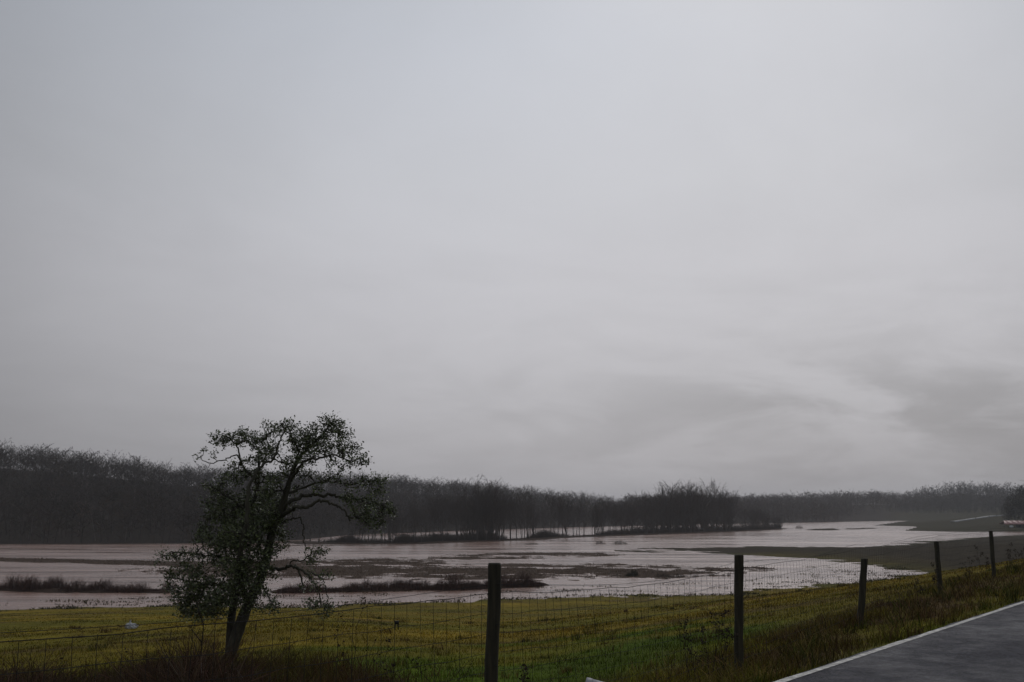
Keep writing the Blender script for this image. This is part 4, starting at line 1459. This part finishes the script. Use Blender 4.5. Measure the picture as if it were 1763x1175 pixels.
SD = 615.0
sx0 = (1722 - W / 2) / FPX * cp * SD
sx1 = (1800 - W / 2) / FPX * cp * SD
sz = float(min(gz(sx0, SD)[0], gz(sx1, SD)[0]))
shed = tag(empty("open_shed", ((sx0 + sx1) / 2, SD, sz)), "long low open shed with a faded red metal roof on the far rise", "shed")
LX = sx1 - sx0
M['roof'] = simple_mat('faded_red_metal_roof', (.27, .135, .13), (.36, .20, .19), .6, .45, (1, .2, 1))
M['shedwall'] = simple_mat('dark_shed_boards', (.020, .020, .022), (.040, .038, .038), 2, .9)
M['shedpost'] = simple_mat('dark_shed_timber', (.012, .011, .012), (.025, .022, .02), 2, .9)
M['tarp'] = simple_mat('pale_plastic_sheet', (.30, .32, .34), (.42, .44, .45), .8, .5)
eave = 2.6; ridge = 4.7
nroof = 8
for j in range(nroof):       # roof panels, two slopes
    xa = -LX / 2 + LX * j / nroof; xb = xa + LX / nroof - .05
    inset = 1.6 if j == 0 else 0
    for sy in (-1, 1):
        v = np.array([[xa, sy * 3.6, eave], [xb, sy * 3.6, eave], [xb, 0, ridge], [xa + inset, 0, ridge],
                      [xa, sy * 3.6, eave - .08], [xb, sy * 3.6, eave - .08], [xb, 0, ridge - .08], [xa + inset, 0, ridge - .08]])
        f = np.array([[0, 1, 2, 3], [7, 6, 5, 4], [0, 4, 5, 1], [1, 5, 6, 2], [2, 6, 7, 3], [3, 7, 4, 0]])
        obj("roof_panel", mesh_np("roof_panel", v, f, M['roof']), shed)
for j in range(9):
    xx = -LX / 2 + .5 + (LX - 1) * j / 8
    v, f = box(xx, -3.3, eave / 2 - .5, .28, .28, eave + 1.0); obj("post", mesh_np("post", v, f, M['shedpost']), shed)
v, f = box(LX * .17, 2.6, eave / 2, LX * .62, .2, eave); obj("back_wall", mesh_np("back_wall", v, f, M['shedwall']), shed)
v, f = box(LX * .22, -3.0, eave * .42, LX * .5, .2, eave * .84); obj("front_wall", mesh_np("front_wall", v, f, M['shedwall']), shed)
v, f = box(LX * .2, .3, ridge + .4, .9, .9, 1.4); obj("vent", mesh_np("vent", v, f, M['roof']), shed)
# pale round bale under the roof
bale = tag(empty("wrapped_bale", ((1739 - W / 2) / FPX * cp * (SD - 7), SD - 7, float(gz((1739 - W / 2) / FPX * cp * (SD - 7), SD - 7)[0]))),
           "pale wrapped bale lying in front of the shed", "bale")
k = 16; th = np.arange(k) * 2 * math.pi / k
pts = np.array([[-1.05, 0, .62], [-.95, 0, .62], [0, 0, .62], [.95, 0, .62], [1.05, 0, .62]])
v, f = sweep(pts, np.array([.35, .6, .66, .6, .35]), 14, True)
obj("wrapping", mesh_np("wrapping", v, f, M['tarp'], smooth=True), bale)
# rail fence along the drive
for j, (px, py) in enumerate([(1660, 897), (1680, 894.5), (1703, 891), (1716, 889)]):
    p = ray_ground(px, py, 560)
    o = tag(empty("drive_post", p), ["lowest dark post beside the far drive", "second dark post up the far drive", "third dark post up the far drive", "dark post of the far drive nearest the shed"][j], "post", "posts beside the far drive")
    v, f = box(0, 0, .7, .26, .26, 2.0); 
    v[4:, :2] *= .85
    obj("shaft", mesh_np("shaft", v, f, M['shedpost']), o)
    v, f = box(0, 0, 1.76, .34, .34, .10); obj("cap", mesh_np("cap", v, f, M['shedpost']), o)

# ------------------------------------------------------------------ white bag in the pasture
bp = ray_ground(226, 1083, 14, 90)
bag = tag(empty("plastic_bag", bp), "crumpled white plastic bag caught in the pasture grass", "bag")
import bmesh
bm = bmesh.new()
bmesh.ops.create_icosphere(bm, subdivisions=3, radius=1.0)
sc_b = float(np.linalg.norm(bp)) / FPX
for vv in bm.verts:
    c_ = np.array(vv.co)
    n_ = float(vnoise(np.array([c_[0] * 2.3 + 4]), np.array([c_[2] * 2.3 + c_[1] * 3.1]), 5, 3)[0])
    k_ = 1 + .38 * n_
    vv.co = (c_[0] * 9.5 * sc_b * k_, c_[1] * 7 * sc_b * k_, max(c_[2], -.45) * (5.2 + 1.6 * (c_[0] < 0)) * sc_b * k_ + 3.2 * sc_b)
me = bpy.data.meshes.new("bag_body"); bm.to_mesh(me); bm.free()
M['bag'] = simple_mat('white_plastic_film', (.26, .27, .29), (.40, .41, .43), 6, .4)
me.materials.append(M['bag'])
obj("bag_body", me, bag)
pts = np.array([[-2.0, 0, 5], [-1.9, .3, 8.5], [-2.3, .2, 11], [-1.4, 0, 13.5]]) * sc_b
v, f = sweep(catmull(pts, 4), np.linspace(2.2, .7, 13) * sc_b, 6, True, .2, 4)
obj("bag_handle", mesh_np("bag_handle", v, f, M['bag']), bag)

# ------------------------------------------------------------------ pale pipe end at the lower border
pd = 9.3
pp = at_depth(1030, 1167.5, pd)
pipe = tag(empty("drain_pipe", (pp[0], pd, float(gz(pp[0], pd)[0]))), "pale grey end of a drain pipe poking up at the lower border", "pipe")
zt = pp[2] - pipe.location[2]
M['pipe'] = simple_mat('pale_grey_plastic', (.20, .20, .215), (.29, .29, .30), 14, .5)
a0 = np.array([-.10, 0, zt - .085]); a1 = np.array([.62, -.12, zt - .25])
v, f = sweep(np.array([a0 + (a1 - a0) * t for t in np.linspace(0, 1, 8)])[::-1], np.array([.085] * 8), 20, False)
ob = obj("pipe_wall", mesh_np("pipe_wall", v, f, M['pipe'], smooth=True), pipe)
sm = ob.modifiers.new("wall", 'SOLIDIFY'); sm.thickness = .012
v, f = sweep(np.array([a0 + (a1 - a0) * t for t in np.linspace(-.03, .05, 4)])[::-1], np.array([.086, .0885, .0885, .086]), 20, False)
ob = obj("pipe_rim", mesh_np("pipe_rim", v, f, M['pipe'], smooth=True), ob)
sm = ob.modifiers.new("wall", 'SOLIDIFY'); sm.thickness = .014

# ------------------------------------------------------------------ damp air
v, f = box(0, 0, 0, 6600, 6600, 1)
zlo, zhi = -14.5, 52.0
v[:, 2] = np.where(v[:, 2] < 0, zlo, zhi)
hz_o = obj("haze", mesh_np("haze", v, f, None))
tag(hz_o, kind='stuff')
m = bpy.data.materials.new('damp_air'); m.use_nodes = True
t = m.node_tree; t.nodes.clear()
om = N(t, 'ShaderNodeOutputMaterial'); pv = N(t, 'ShaderNodeVolumePrincipled')
pv.inputs['Color'].default_value = (.93, .94, .96, 1)
pv.inputs['Density'].default_value = 0.00017
t.links.new(pv.outputs[0], om.inputs['Volume'])
hz_o.data.materials.append(m)
hz_o["label"] = "thin grey damp air over the whole valley"
